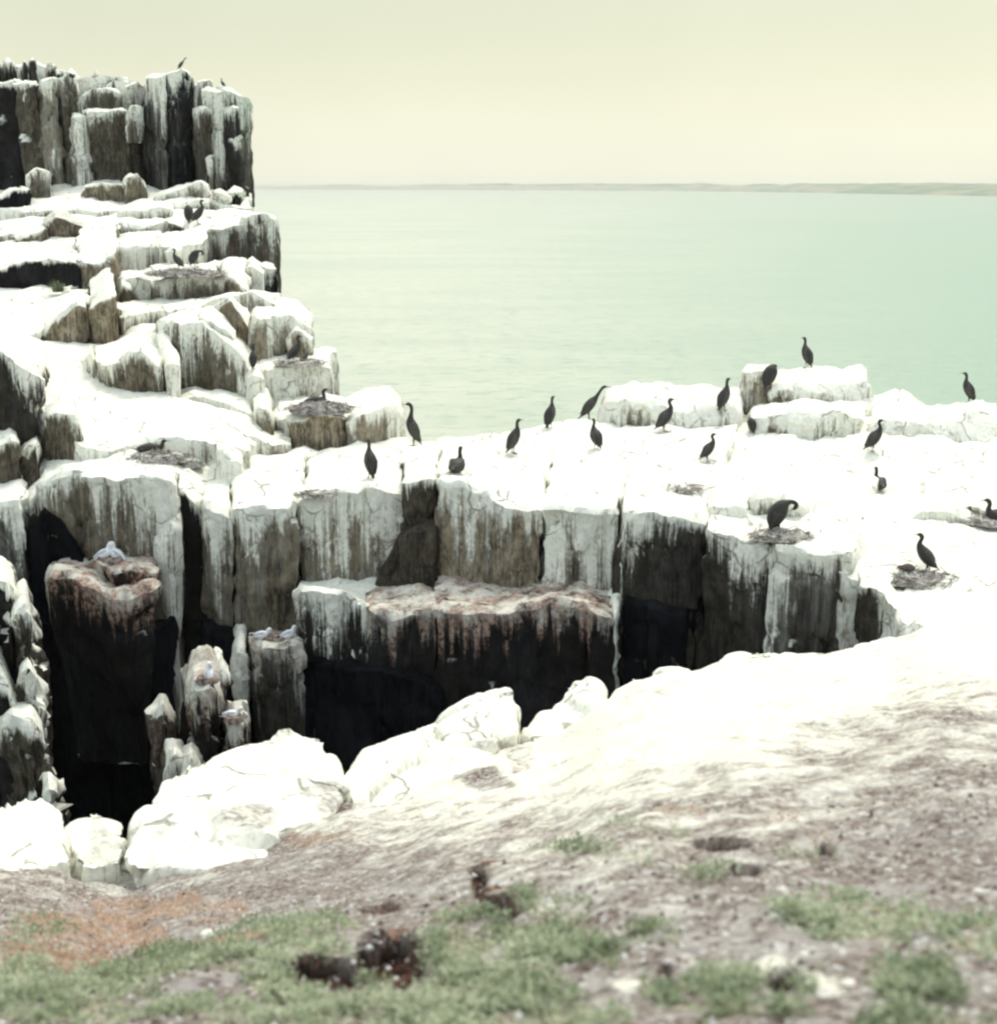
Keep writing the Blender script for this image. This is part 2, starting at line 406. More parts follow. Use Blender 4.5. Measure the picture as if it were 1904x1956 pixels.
# ---- far coast: low dunes and farmland, nearer on the right
def coast():
    k = NT('coast_land')
    n = k.noise((.004, .004, .05), 1, 5, .6); n2 = k.noise((.012, .002, .12), 1, 4, .6)
    c = k.mix(k.mr(n, .4, .6), (.10, .19, .10), (.30, .29, .20))
    c = k.mix(k.mr(n2, .52, .62), c, (.09, .16, .13))
    m = k.base(c, .95, .1)
    nu, nv = 320, 14
    px = np.linspace(420, 2500, nu)
    base = np.interp(px, [420, 560, 900, 1300, 1500, 1700, 1904, 2500], [360.5, 361.5, 362.5, 364, 366.5, 370, 374, 384])
    V = []
    for j in range(nv):
        t = j/(nv-1)
        for i in range(nu):
            Y0 = -SEA/((base[i]-357)/FPX)*1.0
            Y0 = min(Y0, 16000)
            p = W(px[i], 357, Y0); q = p.copy(); s = Y0/3500.0
            q[1] += t*900; q[0] *= (1+t*900/Y0)
            V.append((q[0], q[1], t))
    V = np.array(V); t = V[:, 2].copy()
    Yd = np.minimum(V[:, 1], 16000)/3500
    n1 = fbm(np.stack([V[:, 0]/Yd*.006, V[:, 1]*.003, t*0], 1), 1, 3, 5)
    n2_ = fbm(np.stack([V[:, 0]/Yd*.0012, V[:, 1]*.001, t*0], 1), 1, 8, 3)
    hgt = (8+5*n2_)*(1+.55*n1)
    hgt = hgt*np.interp(V[:, 0]/V[:, 1]*FPX+CX, [420, 600, 900, 1200, 1904], [.3, .55, 1.1, 1.3, 1.0])
    V[:, 2] = SEA-.5 + (20+hgt*1.0*Yd*.8)*np.sin(np.clip(t*1.1, 0, 1)*math.pi/2)**.8
    i = np.arange(nu*nv).reshape(nv, nu)
    F = np.stack([i[:-1, :-1], i[:-1, 1:], i[1:, 1:], i[1:, :-1]], -1).reshape(-1, 4)
    tag(mesh_obj('far_coast', V, F, m), kind='structure')
coast()

# ---- sea air that pales the far coast
def haze():
    m = bpy.data.materials.new('haze'); m.use_nodes = True; t = m.node_tree; t.nodes.clear()
    o = t.nodes.new('ShaderNodeOutputMaterial'); v = t.nodes.new('ShaderNodeVolumePrincipled')
    v.inputs['Color'].default_value = (.97, .98, .93, 1); v.inputs['Density'].default_value = 1.3e-4; v.inputs['Anisotropy'].default_value = .2
    t.links.new(v.outputs[0], o.inputs['Volume'])
    x0, x1, y0, y1, z0, z1 = -14500, 14500, -1600, 24500, -23, 8.5
    V = [(x, y, z) for z in (z0, z1) for y in (y0, y1) for x in (x0, x1)]
    F = [(0, 2, 3, 1), (4, 5, 7, 6), (0, 1, 5, 4), (2, 6, 7, 3), (0, 4, 6, 2), (1, 3, 7, 5)]
    tag(mesh_obj('haze', V, F, m, smooth=False), 'pale sea haze over the water', 'haze', kind='stuff')
haze()
# ---- sea stack at the back left (columns about 57 m away)
R = Rock()
B = lambda *a, **k: block(R, *a, **k)
q = dict(s=.13, cw=1.2, col=.15, rough=.10, hum=.08, rnd=.07, zb=-3.2, chip=.09)
B([(-260, 128, 66), (0, 122, 66), (60, 118, 66), (95, 128, 66), (150, 140, 66)], depth=10, tone=0.22, wash=1.0, **q)       # rear plateau
B([(-250, 150, 59), (-60, 156, 58), (0, 155, 57.5), (34, 150, 57.5)], depth=8, rise=.3, tone=0.04, wash=.3, **q)
B([(32, 160, 57), (52, 157, 56.8), (76, 160, 57)], depth=8, rise=.4, tone=0.32, wash=.6, **q)
B([(74, 158, 56.8), (98, 150, 56.6), (112, 148, 56.8)], depth=8, rise=.3, tone=0.50, wash=3.0, **q)
B([(110, 146, 57), (124, 138, 57), (140, 152, 57.2)], depth=8, tone=0.32, wash=3.4, **q)
B([(134, 150, 58.5), (165, 148, 58.5), (205, 140, 58.5), (250, 146, 58.5)], depth=6, tone=0.29, wash=1.2, **q)
B([(134, 218, 56.5), (150, 214, 56.4), (166, 216, 56.6)], depth=4, tone=0.43, wash=3.5, **q)
B([(150, 182, 57.1), (172, 168, 57), (205, 166, 57), (236, 180, 57.2)], depth=5, tone=0.32, wash=1.1, **q)
B([(162, 212, 56.3), (200, 213, 56.2), (240, 214, 56.3)], depth=3, tone=0.27, wash=.25, **q)
B([(196, 160, 58), (215, 150, 58), (240, 152, 58), (262, 156, 58)], depth=6, tone=0.22, wash=.8, **q)
B([(240, 158, 57.3), (262, 152, 57.3), (272, 160, 57.6)], depth=6, tone=0.22, wash=1.0, **q)
B([(238, 214, 55.8), (252, 202, 55.6), (266, 204, 56.2)], depth=3, tone=0.25, wash=1.4, h=1.1, **{k: v for k, v in q.items() if k != 'zb'})
B([(240, 224, 56.4), (266, 226, 56.4)], depth=3, tone=0.22, wash=.4, **q)
B([(276, 154, 56.6), (296, 142, 56.0), (312, 138, 55.9)], depth=8, tone=.08, wash=1.3, **q)
B([(304, 140, 56), (330, 134, 55.8), (350, 124, 55.8), (367, 138, 56.2)], depth=7, tone=0.01, wash=.7, **q)
B([(366, 196, 56.4), (378, 158, 56.5), (396, 152, 56.4)], depth=7, tone=0.25, wash=2.0, **q)
B([(380, 172, 55.9), (400, 168, 55.6), (428, 172, 55.6)], depth=6, tone=0.40, wash=2.6, **q)
B([(374, 206, 55.4), (390, 203, 55.2), (404, 208, 55.4)], depth=4, tone=0.22, wash=.6, **q)
B([(420, 166, 56.2), (442, 172, 56), (458, 180, 56), (471, 192, 56.6)], depth=7, tone=0.18, wash=1.3, **q)
B([(424, 206, 55.4), (446, 202, 55.3), (462, 210, 55.6)], depth=4, tone=0.06, wash=.7, **q)
B([(392, 300, 54.8), (404, 296, 54.8), (414, 300, 55)], depth=3, tone=0.36, wash=2.5, **q)
B([(446, 268, 55.2), (460, 262, 55.2), (466, 268, 55.6)], depth=3, tone=0.07, wash=.5, **q)
for i in range(26):       # loose-looking lumps along the crest
    x = rng.uniform(-60, 268) if i < 20 else rng.uniform(410, 462)
    y = np.interp(x, [-60, 0, 90, 140, 200, 268, 410, 470], [104, 108, 118, 132, 138, 142, 160, 182])+rng.uniform(-2, 12)
    w_ = rng.uniform(6, 14)
    B([(x-w_/2, y+2, 62), (x, y-1, 61.8), (x+w_/2, y+2, 62)], depth=1.2, h=1.0, tone=0.11, wash=.25, s=.12, cw=.5, col=.06, rough=.06, hum=.12)
R.build('sea_stack')

# ---- terraces below the stack
R = Rock(); B = lambda *a, **k: block(R, *a, **k)
q = dict(s=.11, cw=1.5, col=.10, rough=.06, hum=.07, rnd=.07, step=.05, chip=.06)
# sloping white shelves, each falls away to the next one
B([(-300, 420, 50), (0, 405, 50), (120, 402, 50), (240, 398, 50.5), (330, 388, 51), (400, 384, 51), (482, 396, 50.5)],
  [(-300, 360, 62), (0, 352, 60), (120, 345, 58), (240, 348, 58), (330, 350, 58), (400, 352, 58), (478, 368, 57)], tone=.5, wash=0.49, **q)
B([(150, 384, 53.6), (162, 358, 53), (200, 352, 52.6), (234, 356, 52.6)], depth=4, rise=.2, tone=.75, wash=0.17, **q)
B([(232, 350, 52.4), (244, 333, 52.2), (262, 333, 52.2), (274, 352, 52.5)], depth=3, tone=.5, wash=0.63, **q)
B([(52, 336, 54), (70, 322, 54), (92, 326, 54)], depth=3, tone=.4, wash=1.12, **q)
B([(10, 372, 53), (40, 362, 53), (60, 368, 53)], depth=3, tone=.05, wash=0.10, **q)
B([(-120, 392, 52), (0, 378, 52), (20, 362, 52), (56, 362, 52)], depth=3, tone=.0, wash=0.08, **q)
B([(300, 372, 52), (336, 360, 52), (370, 352, 52), (384, 346, 52), (396, 352, 52)], depth=3, tone=.6, wash=0.63, **q)
B([(432, 366, 51.5), (448, 358, 51.2), (466, 366, 51.6)], depth=3, tone=.05, wash=0.28, **q)
B([(398, 372, 51), (420, 362, 50.8), (440, 372, 51)], depth=3, tone=.5, wash=0.63, **q)
B([(224, 402, 49.6), (262, 394, 49.2), (310, 396, 49), (330, 402, 49.2)], depth=3, rise=.15, tone=.35, wash=0.56, **q)
B([(-300, 455, 47), (0, 445, 47), (90, 440, 47), (150, 432, 47), (215, 432, 47.4), (300, 430, 47.6), (400, 418, 48), (486, 420, 48)],
  [(-300, 402, 51), (0, 398, 52), (90, 396, 52), (150, 400, 52), (215, 400, 52), (300, 392, 52), (400, 388, 52), (484, 396, 52)], tone=.5, wash=0.56, **q)
B([(88, 424, 46.6), (104, 410, 46.2), (132, 411, 46.2), (160, 424, 46.4)], depth=2.5, tone=.55, wash=0.04, **q)
B([(30, 452, 46), (60, 438, 46), (90, 432, 46)], depth=2, tone=.6, wash=0.07, **q)
B([(148, 436, 46), (180, 428, 46), (222, 430, 46.2)], depth=2.5, tone=.55, wash=0.63, **q)
B([(228, 426, 46.4), (262, 424, 46.2), (318, 420, 46.4)], depth=2.5, tone=.45, wash=0.70, **q)
B([(352, 446, 45), (380, 430, 44.8), (400, 436, 44.8)], depth=3, rise=.3, tone=.3, wash=0.35, **q)
B([(392, 440, 44.6), (424, 428, 44.4), (444, 422, 44.4), (466, 424, 44.6)], depth=4, rise=.2, tone=.45, wash=0.84, **q)
B([(462, 420, 44.4), (486, 412, 44), (508, 412, 44), (525, 420, 44.4)], depth=4.5, rise=0, tone=.2, wash=0.98, **q)
B([(486, 512, 43), (505, 505, 42.8), (530, 512, 43)], depth=2, tone=.02, wash=0.35, **q)
# left long block with a dark face, top swept white
B([(-300, 520, 40), (0, 500, 40), (50, 492, 40), (100, 488, 40), (152, 500, 40)],
  [(-300, 455, 47), (0, 462, 47), (50, 456, 47), (100, 452, 47), (160, 452, 47)], tone=.03, wash=0.07, **q)
B([(150, 502, 39.8), (196, 508, 39.4), (212, 494, 39.6), (226, 484, 40.2)], depth=6.5, rise=.7, tone=.75, wash=0.10, **q)
B([(224, 478, 42), (262, 472, 42), (304, 468, 42.4)], depth=4, rise=.3, tone=.75, wash=1.12, **q)
B([(300, 474, 42), (322, 468, 42), (350, 466, 42.5), (392, 452, 43)], depth=4, rise=.3, tone=.65, wash=1.05, **q)
B([(320, 478, 41.4), (334, 472, 41.2), (352, 476, 41.5)], depth=2, tone=.35, wash=0.56, **q)
# nest ledge of the upper pair
B([(226, 535, 38.6), (262, 530, 38.4), (294, 534, 38.6)], [(226, 520, 42), (262, 516, 42), (294, 512, 42)], tone=.75, wash=1.19, **q)
B([(292, 540, 38.2), (330, 536, 38), (380, 534, 38), (420, 530, 38.2)], [(292, 508, 42), (330, 505, 42), (380, 500, 43), (420, 498, 43)], tone=.55, wash=0.70, **q)
B([(416, 528, 38), (436, 516, 37.8), (474, 548, 38)], [(416, 498, 42), (436, 490, 42), (480, 490, 43)], tone=.6, wash=0.24, **q)
B([(470, 512, 40), (482, 502, 40), (496, 514, 40)], depth=3, tone=.8, wash=1.75, **q)
B([(226, 548, 37.6), (240, 545, 37.5), (254, 552, 37.8)], depth=2, tone=.4, wash=0.28, **q)
q = dict(s=.09, cw=1.4, col=.08, rough=.05, hum=.06, rnd=.07, step=.04, chip=.05)
# second tier: block with ochre face
B([(-300, 640, 34), (0, 640, 34), (40, 640, 34), (78, 628, 34)], [(-300, 560, 40), (0, 548, 40), (60, 545, 40), (150, 545, 40)], tone=.6, wash=0.70, **q)
B([(76, 628, 34), (112, 604, 34), (150, 580, 34), (168, 586, 34.2)], [(76, 570, 39), (112, 555, 39), (150, 545, 39), (176, 545, 39)], tone=.85, wash=0.07, **q)
B([(172, 590, 34.3), (186, 582, 33.9), (204, 566, 33.8), (214, 560, 34.4)], depth=5, rise=.35, tone=.8, wash=0.08, **q)
B([(212, 586, 36), (226, 588, 35.8), (236, 590, 36)], depth=3, tone=.45, wash=0.42, **q)
B([(180, 690, 31.6), (205, 694, 31.2), (228, 690, 31), (250, 676, 30.8), (272, 674, 30.8), (300, 696, 30.9), (314, 700, 31)],
  [(180, 655, 35), (205, 645, 36), (228, 630, 37), (250, 615, 37), (272, 610, 37), (300, 612, 37), (330, 612, 37)], tone=.5, wash=0.52, **q)
B([(312, 698, 31), (326, 688, 30.8), (341, 694, 31.1)], [(290, 640, 34), (305, 625, 34), (320, 620, 34)], tone=.8, wash=2.10, **q)
B([(300, 624, 33.4), (330, 614, 33), (360, 612, 32.8), (385, 614, 32.6), (405, 632, 32.5), (436, 648, 32.3), (456, 672, 32.2), (478, 704, 32.2)],
  [(300, 600, 37), (330, 592, 37), (360, 588, 37), (385, 584, 37), (410, 600, 37), (440, 610, 37), (470, 640, 36), (492, 670, 36)], tone=.42, wash=0.59, lean=.05, **q)
B([(380, 612, 32.9), (404, 602, 32.7), (428, 622, 32.6), (446, 642, 32.7)], depth=2, tone=.65, wash=0.14, **q)
B([(396, 606, 35), (420, 588, 34.6), (440, 580, 34.4), (462, 604, 34.5), (474, 622, 34.8)], [(396, 575, 38.4), (420, 568, 38.4), (440, 562, 38.4), (462, 560, 39), (482, 560, 39)], tone=.7, wash=0.10, **q)
B([(232, 600, 35), (300, 590, 36), (380, 584, 36.5), (440, 564, 36.5), (482, 552, 37), (520, 580, 37)],
  [(232, 575, 38), (300, 572, 38.4), (380, 570, 38.4), (440, 552, 38.6), (482, 545, 39), (540, 560, 40)], tone=.7, wash=0.91, **q)
# seaward ledges with nests
B([(470, 640, 34.6), (486, 600, 34.4), (520, 596, 34.6), (560, 600, 35), (592, 625, 35.6)], depth=5, tone=.75, wash=1.68, **q)
B([(548, 642, 34.6), (566, 622, 34.4), (590, 640, 34.8)], depth=2, tone=.6, wash=0.63, **q)
B([(492, 705, 33), (520, 702, 32.8), (560, 700, 32.8), (600, 692, 33), (632, 696, 33.4)], [(492, 680, 36), (520, 670, 36), (560, 662, 36), (600, 662, 36), (640, 668, 37)], tone=.75, wash=1.82, **q)
B([(470, 722, 32), (486, 716, 31.8), (502, 724, 32)], depth=3, tone=.7, wash=1.54, **q)
B([(560, 784, 30.6), (600, 782, 30.2), (640, 776, 30.2), (664, 782, 30.6)], [(556, 765, 33), (600, 760, 33), (640, 756, 33), (668, 760, 33)], tone=.72, wash=0.35, **q)
B([(481, 790, 30.3), (496, 780, 30), (512, 784, 30), (522, 800, 30.2)], depth=3, rise=.1, tone=.7, wash=0.35, **q)
B([(520, 802, 30.6), (540, 796, 30.5), (562, 796, 30.5)], depth=2.5, tone=.72, wash=1.26, **q)
B([(541, 792, 30.1), (560, 790, 29.9), (588, 786, 29.8), (626, 780, 29.8), (656, 790, 30)], depth=2.2, tone=.9, wash=0.15, **q)
B([(654, 800, 29.9), (672, 790, 29.8), (700, 778, 30), (744, 772, 30.6), (770, 800, 31)], depth=3, tone=.75, wash=1.12, **q)
B([(466, 830, 29.3), (490, 828, 29.2), (516, 842, 29.2), (548, 846, 29.3)], depth=2, tone=.7, wash=0.84, **q)
# sweeping white shelf in the middle
B([(78, 790, 27.9), (120, 810, 27.7), (160, 846, 27.6), (250, 846, 28), (300, 842, 28), (400, 846, 28), (440, 850, 28), (484, 856, 28)],
  [(20, 650, 34), (90, 650, 34), (180, 660, 34), (280, 735, 31.5), (340, 762, 31), (420, 780, 31), (486, 795, 31)], tone=.7, wash=1.54, **q)
B([(340, 766, 31.4), (370, 752, 31.2), (420, 758, 31.2), (484, 786, 31)], depth=1.6, tone=.5, wash=0.84, **q)
B([(160, 688, 32), (175, 672, 31.6), (182, 682, 31.8)], depth=2, tone=.6, wash=1.26, **q)
B([(-300, 660, 29), (-60, 655, 28.6), (0, 668, 28), (40, 692, 27.8), (78, 720, 28)], [(-300, 620, 34), (-60, 615, 34), (0, 622, 34), (50, 640, 34), (100, 660, 34)], tone=.12, wash=0.39, **q)
B([(80, 782, 27.8), (112, 776, 27.6), (140, 778, 27.6), (152, 806, 27.8)], depth=2, tone=.42, wash=0.35, **q)
B([(-200, 860, 26.8), (0, 838, 27), (24, 832, 27), (40, 848, 27)], depth=2, tone=.4, wash=0.70, **q)
B([(40, 868, 27.1), (70, 850, 27), (82, 862, 27.2)], depth=1.5, tone=.3, wash=0.21, **q)
R.build('cliff_terrace')

# ---- the plateau and its chasm wall, block by block
R = Rock(); B = lambda *a, **k: block(R, *a, **k)
q = dict(s=.07, cw=.75, col=.07, rough=.07, hum=.07, rnd=.10, chip=.05)
def near(fr, bk, **k):
    kk = dict(q); kk.update(k); return B(fr, bk, **kk)
near([(-300, 985, 26), (-60, 972, 25.6), (0, 965, 25.4), (44, 960, 25.4)], [(-300, 850, 30), (-60, 850, 30), (0, 846, 30), (60, 846, 30)], tone=.12, wash=1.3)
near([(46, 966, 26), (62, 946, 26), (80, 926, 26.1), (92, 920, 26.3)], [(46, 846, 30), (72, 846, 30), (90, 842, 30), (120, 842, 30)], tone=.05, wash=.6)
near([(78, 924, 25.9), (118, 910, 25.7), (180, 904, 25.6), (250, 902, 25.6), (300, 908, 25.6), (333, 920, 25.7)],
     [(78, 842, 30), (120, 842, 30), (190, 840, 30), (260, 838, 30), (320, 836, 30), (370, 834, 30)], tone=.46, wash=.9, cw=1.0)
near([(298, 914, 25.45), (316, 915, 25.4), (334, 922, 25.6)], [(298, 850, 29.4), (320, 850, 29.4), (350, 850, 29.4)], tone=.6, wash=6.0, col=.03)
near([(334, 926, 26.1), (350, 928, 26), (378, 960, 26.1), (388, 966, 26.2)], [(350, 838, 30), (380, 838, 30), (410, 838, 30), (430, 838, 30)], tone=.04, wash=.25)
near([(384, 972, 25.8), (404, 970, 25.5), (440, 972, 25.5)], [(400, 842, 30), (430, 842, 30), (456, 842, 30)], tone=.5, wash=1.1)
near([(438, 972, 25.3), (470, 966, 25.1), (520, 962, 25.1), (565, 964, 25.2)], [(450, 850, 29.6), (490, 850, 29.6), (540, 850, 29.6), (600, 850, 29.6)], tone=.55, wash=1.0)
near([(563, 966, 25.3), (600, 960, 25.2), (640, 946, 25.3), (700, 934, 25.4), (772, 932, 25.6)],
     [(598, 850, 29.4), (640, 850, 29.4), (690, 850, 30), (730, 846, 30.6), (780, 836, 31)], tone=.5, wash=1.9, cw=1.1)
near([(770, 914, 25.4), (790, 908, 25.1), (818, 906, 25.1), (833, 916, 25.3)], [(770, 838, 31), (795, 838, 31), (820, 838, 31), (850, 836, 31)], tone=.22, wash=.25)
near([(833, 920, 25.0), (880, 922, 24.9), (930, 934, 24.8), (985, 954, 24.6), (1034, 968, 24.5)],
     [(840, 836, 31), (900, 832, 31), (960, 822, 31.5), (1020, 814, 32), (1080, 804, 32.5)], tone=.78, wash=.62, cw=1.6, col=.04)
near([(1030, 968, 24.3), (1080, 970, 24.1), (1130, 972, 24), (1184, 968, 24)], [(1070, 806, 32.3), (1110, 796, 32.6), (1160, 792, 32.8), (1240, 790, 33)], tone=.5, wash=1.7)
near([(1184, 970, 23.7), (1215, 966, 23.4), (1260, 964, 23.3), (1310, 976, 23.2), (1346, 988, 23.2)],
     [(1200, 792, 33), (1260, 790, 33), (1320, 790, 33), (1380, 786, 33), (1430, 786, 33)], tone=.13, wash=.4)
near([(1344, 1018, 22.9), (1375, 1024, 22.7), (1400, 1030, 22.6), (1440, 1044, 22.4), (1475, 1050, 22.3)],
     [(1350, 960, 25.0), (1380, 955, 25.4), (1410, 950, 25.6), (1450, 945, 25.6), (1490, 940, 25.6)], tone=.13, wash=.5)
near([(1472, 1052, 22.1), (1530, 1060, 21.9), (1580, 1062, 21.8), (1622, 1064, 21.8), (1636, 1070, 22.0)],
     [(1480, 940, 25.6), (1540, 930, 26), (1590, 920, 26), (1640, 915, 26), (1680, 915, 26)], tone=.17, wash=1.4)
near([(1638, 1100, 21.6), (1650, 1106, 21.4), (1680, 1118, 21.2), (1706, 1130, 21.2)], [(1620, 1010, 23.6), (1660, 1010, 23.6), (1700, 1010, 23.6), (1740, 1010, 23.6)], tone=.15, wash=1.0)
# main top behind the right-hand wall
near([(1345, 985, 24.0), (1420, 975, 24.2), (1500, 962, 24.6), (1600, 960, 25), (1700, 975, 24.6), (1800, 975, 24.4), (1904, 1000, 24), (2400, 1010, 24)],
     [(1380, 790, 33), (1450, 782, 33.5), (1520, 775, 34), (1620, 770, 34.5), (1700, 758, 34.8), (1800, 772, 34), (1904, 776, 33.6), (2400, 780, 33.6)], tone=.5, wash=1.5, s=.10, hum=.12)
near([(1600, 1075, 21.9), (1660, 1090, 21.8), (1722, 1190, 20.0), (1800, 1200, 19.8), (1904, 1196, 20.0), (2400, 1190, 20.8)],
     [(1600, 955, 25.3), (1680, 955, 25.2), (1720, 965, 25.2), (1800, 975, 24.8), (1904, 990, 24.6), (2400, 1000, 24.6)], tone=1.0, wash=25., s=.10, hum=.10)
# low riser behind the preening bird and other shelves on top
near([(1432, 958, 24.2), (1470, 952, 24.1), (1530, 955, 24.2), (1590, 985, 24.4)], [(1440, 925, 25.6), (1480, 920, 25.6), (1540, 920, 25.6), (1600, 925, 25.6)], tone=.35, wash=.5)
near([(1345, 975, 23.9), (1390, 968, 23.8), (1432, 970, 23.9)], [(1345, 930, 25.4), (1390, 930, 25.4), (1440, 930, 25.4)], tone=.5, wash=1.0)
near([(1148, 772, 31.8), (1190, 768, 31.4), (1260, 768, 31.2), (1340, 775, 31.2), (1420, 772, 31.4)],
     [(1150, 750, 34), (1200, 735, 34.5), (1260, 730, 34.5), (1340, 732, 34.5), (1420, 735, 34.5)], tone=.55, wash=1.2, hum=.12, rnd=.3)
near([(1418, 712, 33), (1445, 708, 32.8), (1470, 714, 32.8)], [(1420, 704, 36), (1450, 702, 36), (1480, 702, 36)], tone=.85, wash=3.0)
near([(1468, 738, 32.6), (1510, 732, 32.6), (1560, 732, 32.8), (1610, 728, 33), (1661, 722, 33.4)], [(1468, 712, 36), (1510, 706, 36.4), (1560, 700, 36.4), (1610, 703, 36.4), (1661, 704, 36.4)], tone=.6, wash=1.6, rnd=.3)
near([(1428, 792, 31), (1480, 790, 30.8), (1540, 792, 30.6), (1600, 794, 30.8), (1650, 800, 31)], [(1430, 764, 33), (1480, 760, 33.4), (1540, 758, 33.4), (1600, 758, 33.6), (1670, 760, 34)], tone=.5, wash=1.2, rnd=.25)
near([(1660, 800, 30.6), (1720, 790, 30.4), (1790, 795, 30.2), (1860, 812, 30), (1960, 830, 30)], [(1662, 758, 34), (1740, 755, 34), (1800, 770, 34), (1870, 766, 33.6), (1960, 778, 33.6)], tone=.5, wash=2.0, hum=.16, rnd=.4)
near([(1760, 945, 25.6), (1800, 952, 25.2), (1850, 965, 24.8), (1904, 978, 24.4), (2300, 990, 24.4)], [(1760, 900, 27.6), (1810, 900, 27.6), (1860, 905, 27.4), (1910, 915, 27), (2300, 930, 27)], tone=.4, wash=1.2)
near([(410, 872, 27.2), (430, 866, 27), (455, 868, 27.1)], [(410, 840, 29.5), (430, 838, 29.6), (460, 838, 29.6)], tone=.6, wash=2.2)
# ledge under the big blocks, covered in trodden nest mud
near([(565, 1128, 24.0), (600, 1132, 23.8), (650, 1140, 23.7), (700, 1168, 23.6), (722, 1182, 23.7)], [(565, 1096, 26), (620, 1098, 26), (680, 1100, 26), (720, 1100, 26), (770, 1105, 26)], tone=.06, wash=.6)
near([(700, 1170, 23.6), (722, 1178, 23.5), (750, 1172, 23.4), (790, 1160, 23.4), (838, 1150, 23.4)], [(715, 1108, 25.6), (740, 1112, 25.6), (770, 1116, 25.6), (800, 1118, 25.6), (838, 1112, 25.6)], tone=.05, wash=.45, mat=.9)
near([(836, 1150, 23.3), (880, 1148, 23.2), (940, 1150, 23.1), (1000, 1152, 23.0), (1060, 1158, 22.9), (1120, 1168, 22.8), (1172, 1182, 22.8)],
     [(836, 1092, 25.4), (880, 1094, 25.4), (950, 1096, 25.4), (1000, 1094, 25.2), (1060, 1092, 25), (1120, 1098, 24.8), (1190, 1110, 24.6)], tone=.04, wash=.22, mat=1.0, hum=.09)
near([(1166, 1180, 22.75), (1176, 1178, 22.7), (1184, 1184, 22.8)], [(1166, 1120, 24.4), (1180, 1120, 24.4), (1192, 1120, 24.4)], tone=.4, wash=5.5, col=.03)
# dark leaning slab in the corner
near([(716, 1108, 25.3), (742, 1064, 25.2), (768, 1016, 25.2), (790, 1010, 25.0), (833, 1000, 24.95)], None, depth=2, tone=.2, wash=.0, h=1.6, lean=.02)
near([(1170, 1080, 23.9), (1186, 1070, 23.6), (1196, 1092, 23.7)], None, depth=1, tone=.45, wash=.8, h=1.4)
# buttress with the two kittiwake ledges
near([(180, 1078, 24.9), (210, 1080, 24.6), (260, 1078, 24.5), (298, 1076, 24.7)], [(180, 1062, 26), (215, 1062, 26), (260, 1062, 26), (300, 1064, 26)], tone=.06, wash=.4, mat=1.0, h=1.7, lean=-.30)
near([(84, 1100, 25.0), (104, 1086, 24.6), (140, 1084, 24.4), (176, 1098, 24.3), (200, 1116, 24.3), (250, 1124, 24.2), (300, 1104, 24.5)],
     [(84, 1080, 26), (104, 1070, 26), (140, 1070, 26), (176, 1072, 26), (205, 1075, 26), (255, 1078, 26), (304, 1080, 26)], tone=.03, wash=.35, mat=1.0, h=3.4, lean=-.12, rnd=.22)
near([(50, 1012, 25.9), (88, 968, 25.75), (120, 990, 25.6), (150, 1040, 25.5), (168, 1080, 25.5)], None, depth=.8, tone=.0, wash=.0)  # added black block over the wall's left part; shade put into its colour
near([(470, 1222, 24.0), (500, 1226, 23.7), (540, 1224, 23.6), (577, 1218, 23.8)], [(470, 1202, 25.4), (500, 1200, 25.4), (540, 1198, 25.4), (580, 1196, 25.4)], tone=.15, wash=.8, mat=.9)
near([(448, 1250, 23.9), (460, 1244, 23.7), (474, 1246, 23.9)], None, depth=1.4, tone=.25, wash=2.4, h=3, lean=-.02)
near([(46, 1190, 25.7), (120, 1200, 25.4), (200, 1215, 25.3), (290, 1200, 25.2), (334, 1180, 25.3)], None, depth=1.5, tone=.0, wash=.0)  # this and the next three: added near-black courses painting the chasm shade
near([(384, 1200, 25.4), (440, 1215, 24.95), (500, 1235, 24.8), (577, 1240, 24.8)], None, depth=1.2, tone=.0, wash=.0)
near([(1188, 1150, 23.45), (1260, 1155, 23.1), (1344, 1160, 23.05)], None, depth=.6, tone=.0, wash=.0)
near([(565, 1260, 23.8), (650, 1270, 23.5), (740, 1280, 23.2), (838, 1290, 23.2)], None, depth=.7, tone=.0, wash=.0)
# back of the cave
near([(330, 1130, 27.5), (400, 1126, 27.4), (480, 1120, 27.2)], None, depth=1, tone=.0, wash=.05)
R.build('cliff')

# ---- free-standing pinnacles down in the chasm
R = Rock(); B = lambda *a, **k: block(R, *a, **k)
q = dict(s=.05, cw=.35, col=.06, rough=.09, hum=.10, rnd=.16, chip=.07)
B([(354, 1318, 21.5), (370, 1298, 21.1), (398, 1290, 21.0), (424, 1312, 21.4)], depth=1.3, tone=0.07, wash=0.33, mat=.7, h=1.6, lean=-.12, **q)
B([(362, 1368, 21.5), (380, 1360, 21.2), (402, 1366, 21.4)], depth=.9, tone=0.18, wash=0.55, h=1.3, lean=-.08, **q)
B([(408, 1262, 21.9), (418, 1256, 21.8), (430, 1264, 21.9)], depth=.7, tone=0.18, wash=0.23, h=9, lean=.01, **q)
B([(430, 1378, 21.2), (448, 1372, 20.9), (468, 1376, 21.1)], depth=.9, tone=0.15, wash=0.25, mat=.4, h=9, lean=-.01, **q)
B([(300, 1356, 21.5), (312, 1350, 21.3), (324, 1360, 21.5)], depth=.8, tone=0.18, wash=0.25, mat=.3, h=1.6, lean=.02, **q)
B([(314, 1446, 20.5), (334, 1438, 20.2), (356, 1444, 20.4)], depth=.9, tone=0.24, wash=0.40, mat=.3, h=8, lean=.03, **q)
B([(346, 1456, 20.2), (366, 1450, 20), (384, 1462, 20.2)], depth=.9, tone=0.18, wash=0.10, mat=.4, h=8, **q)
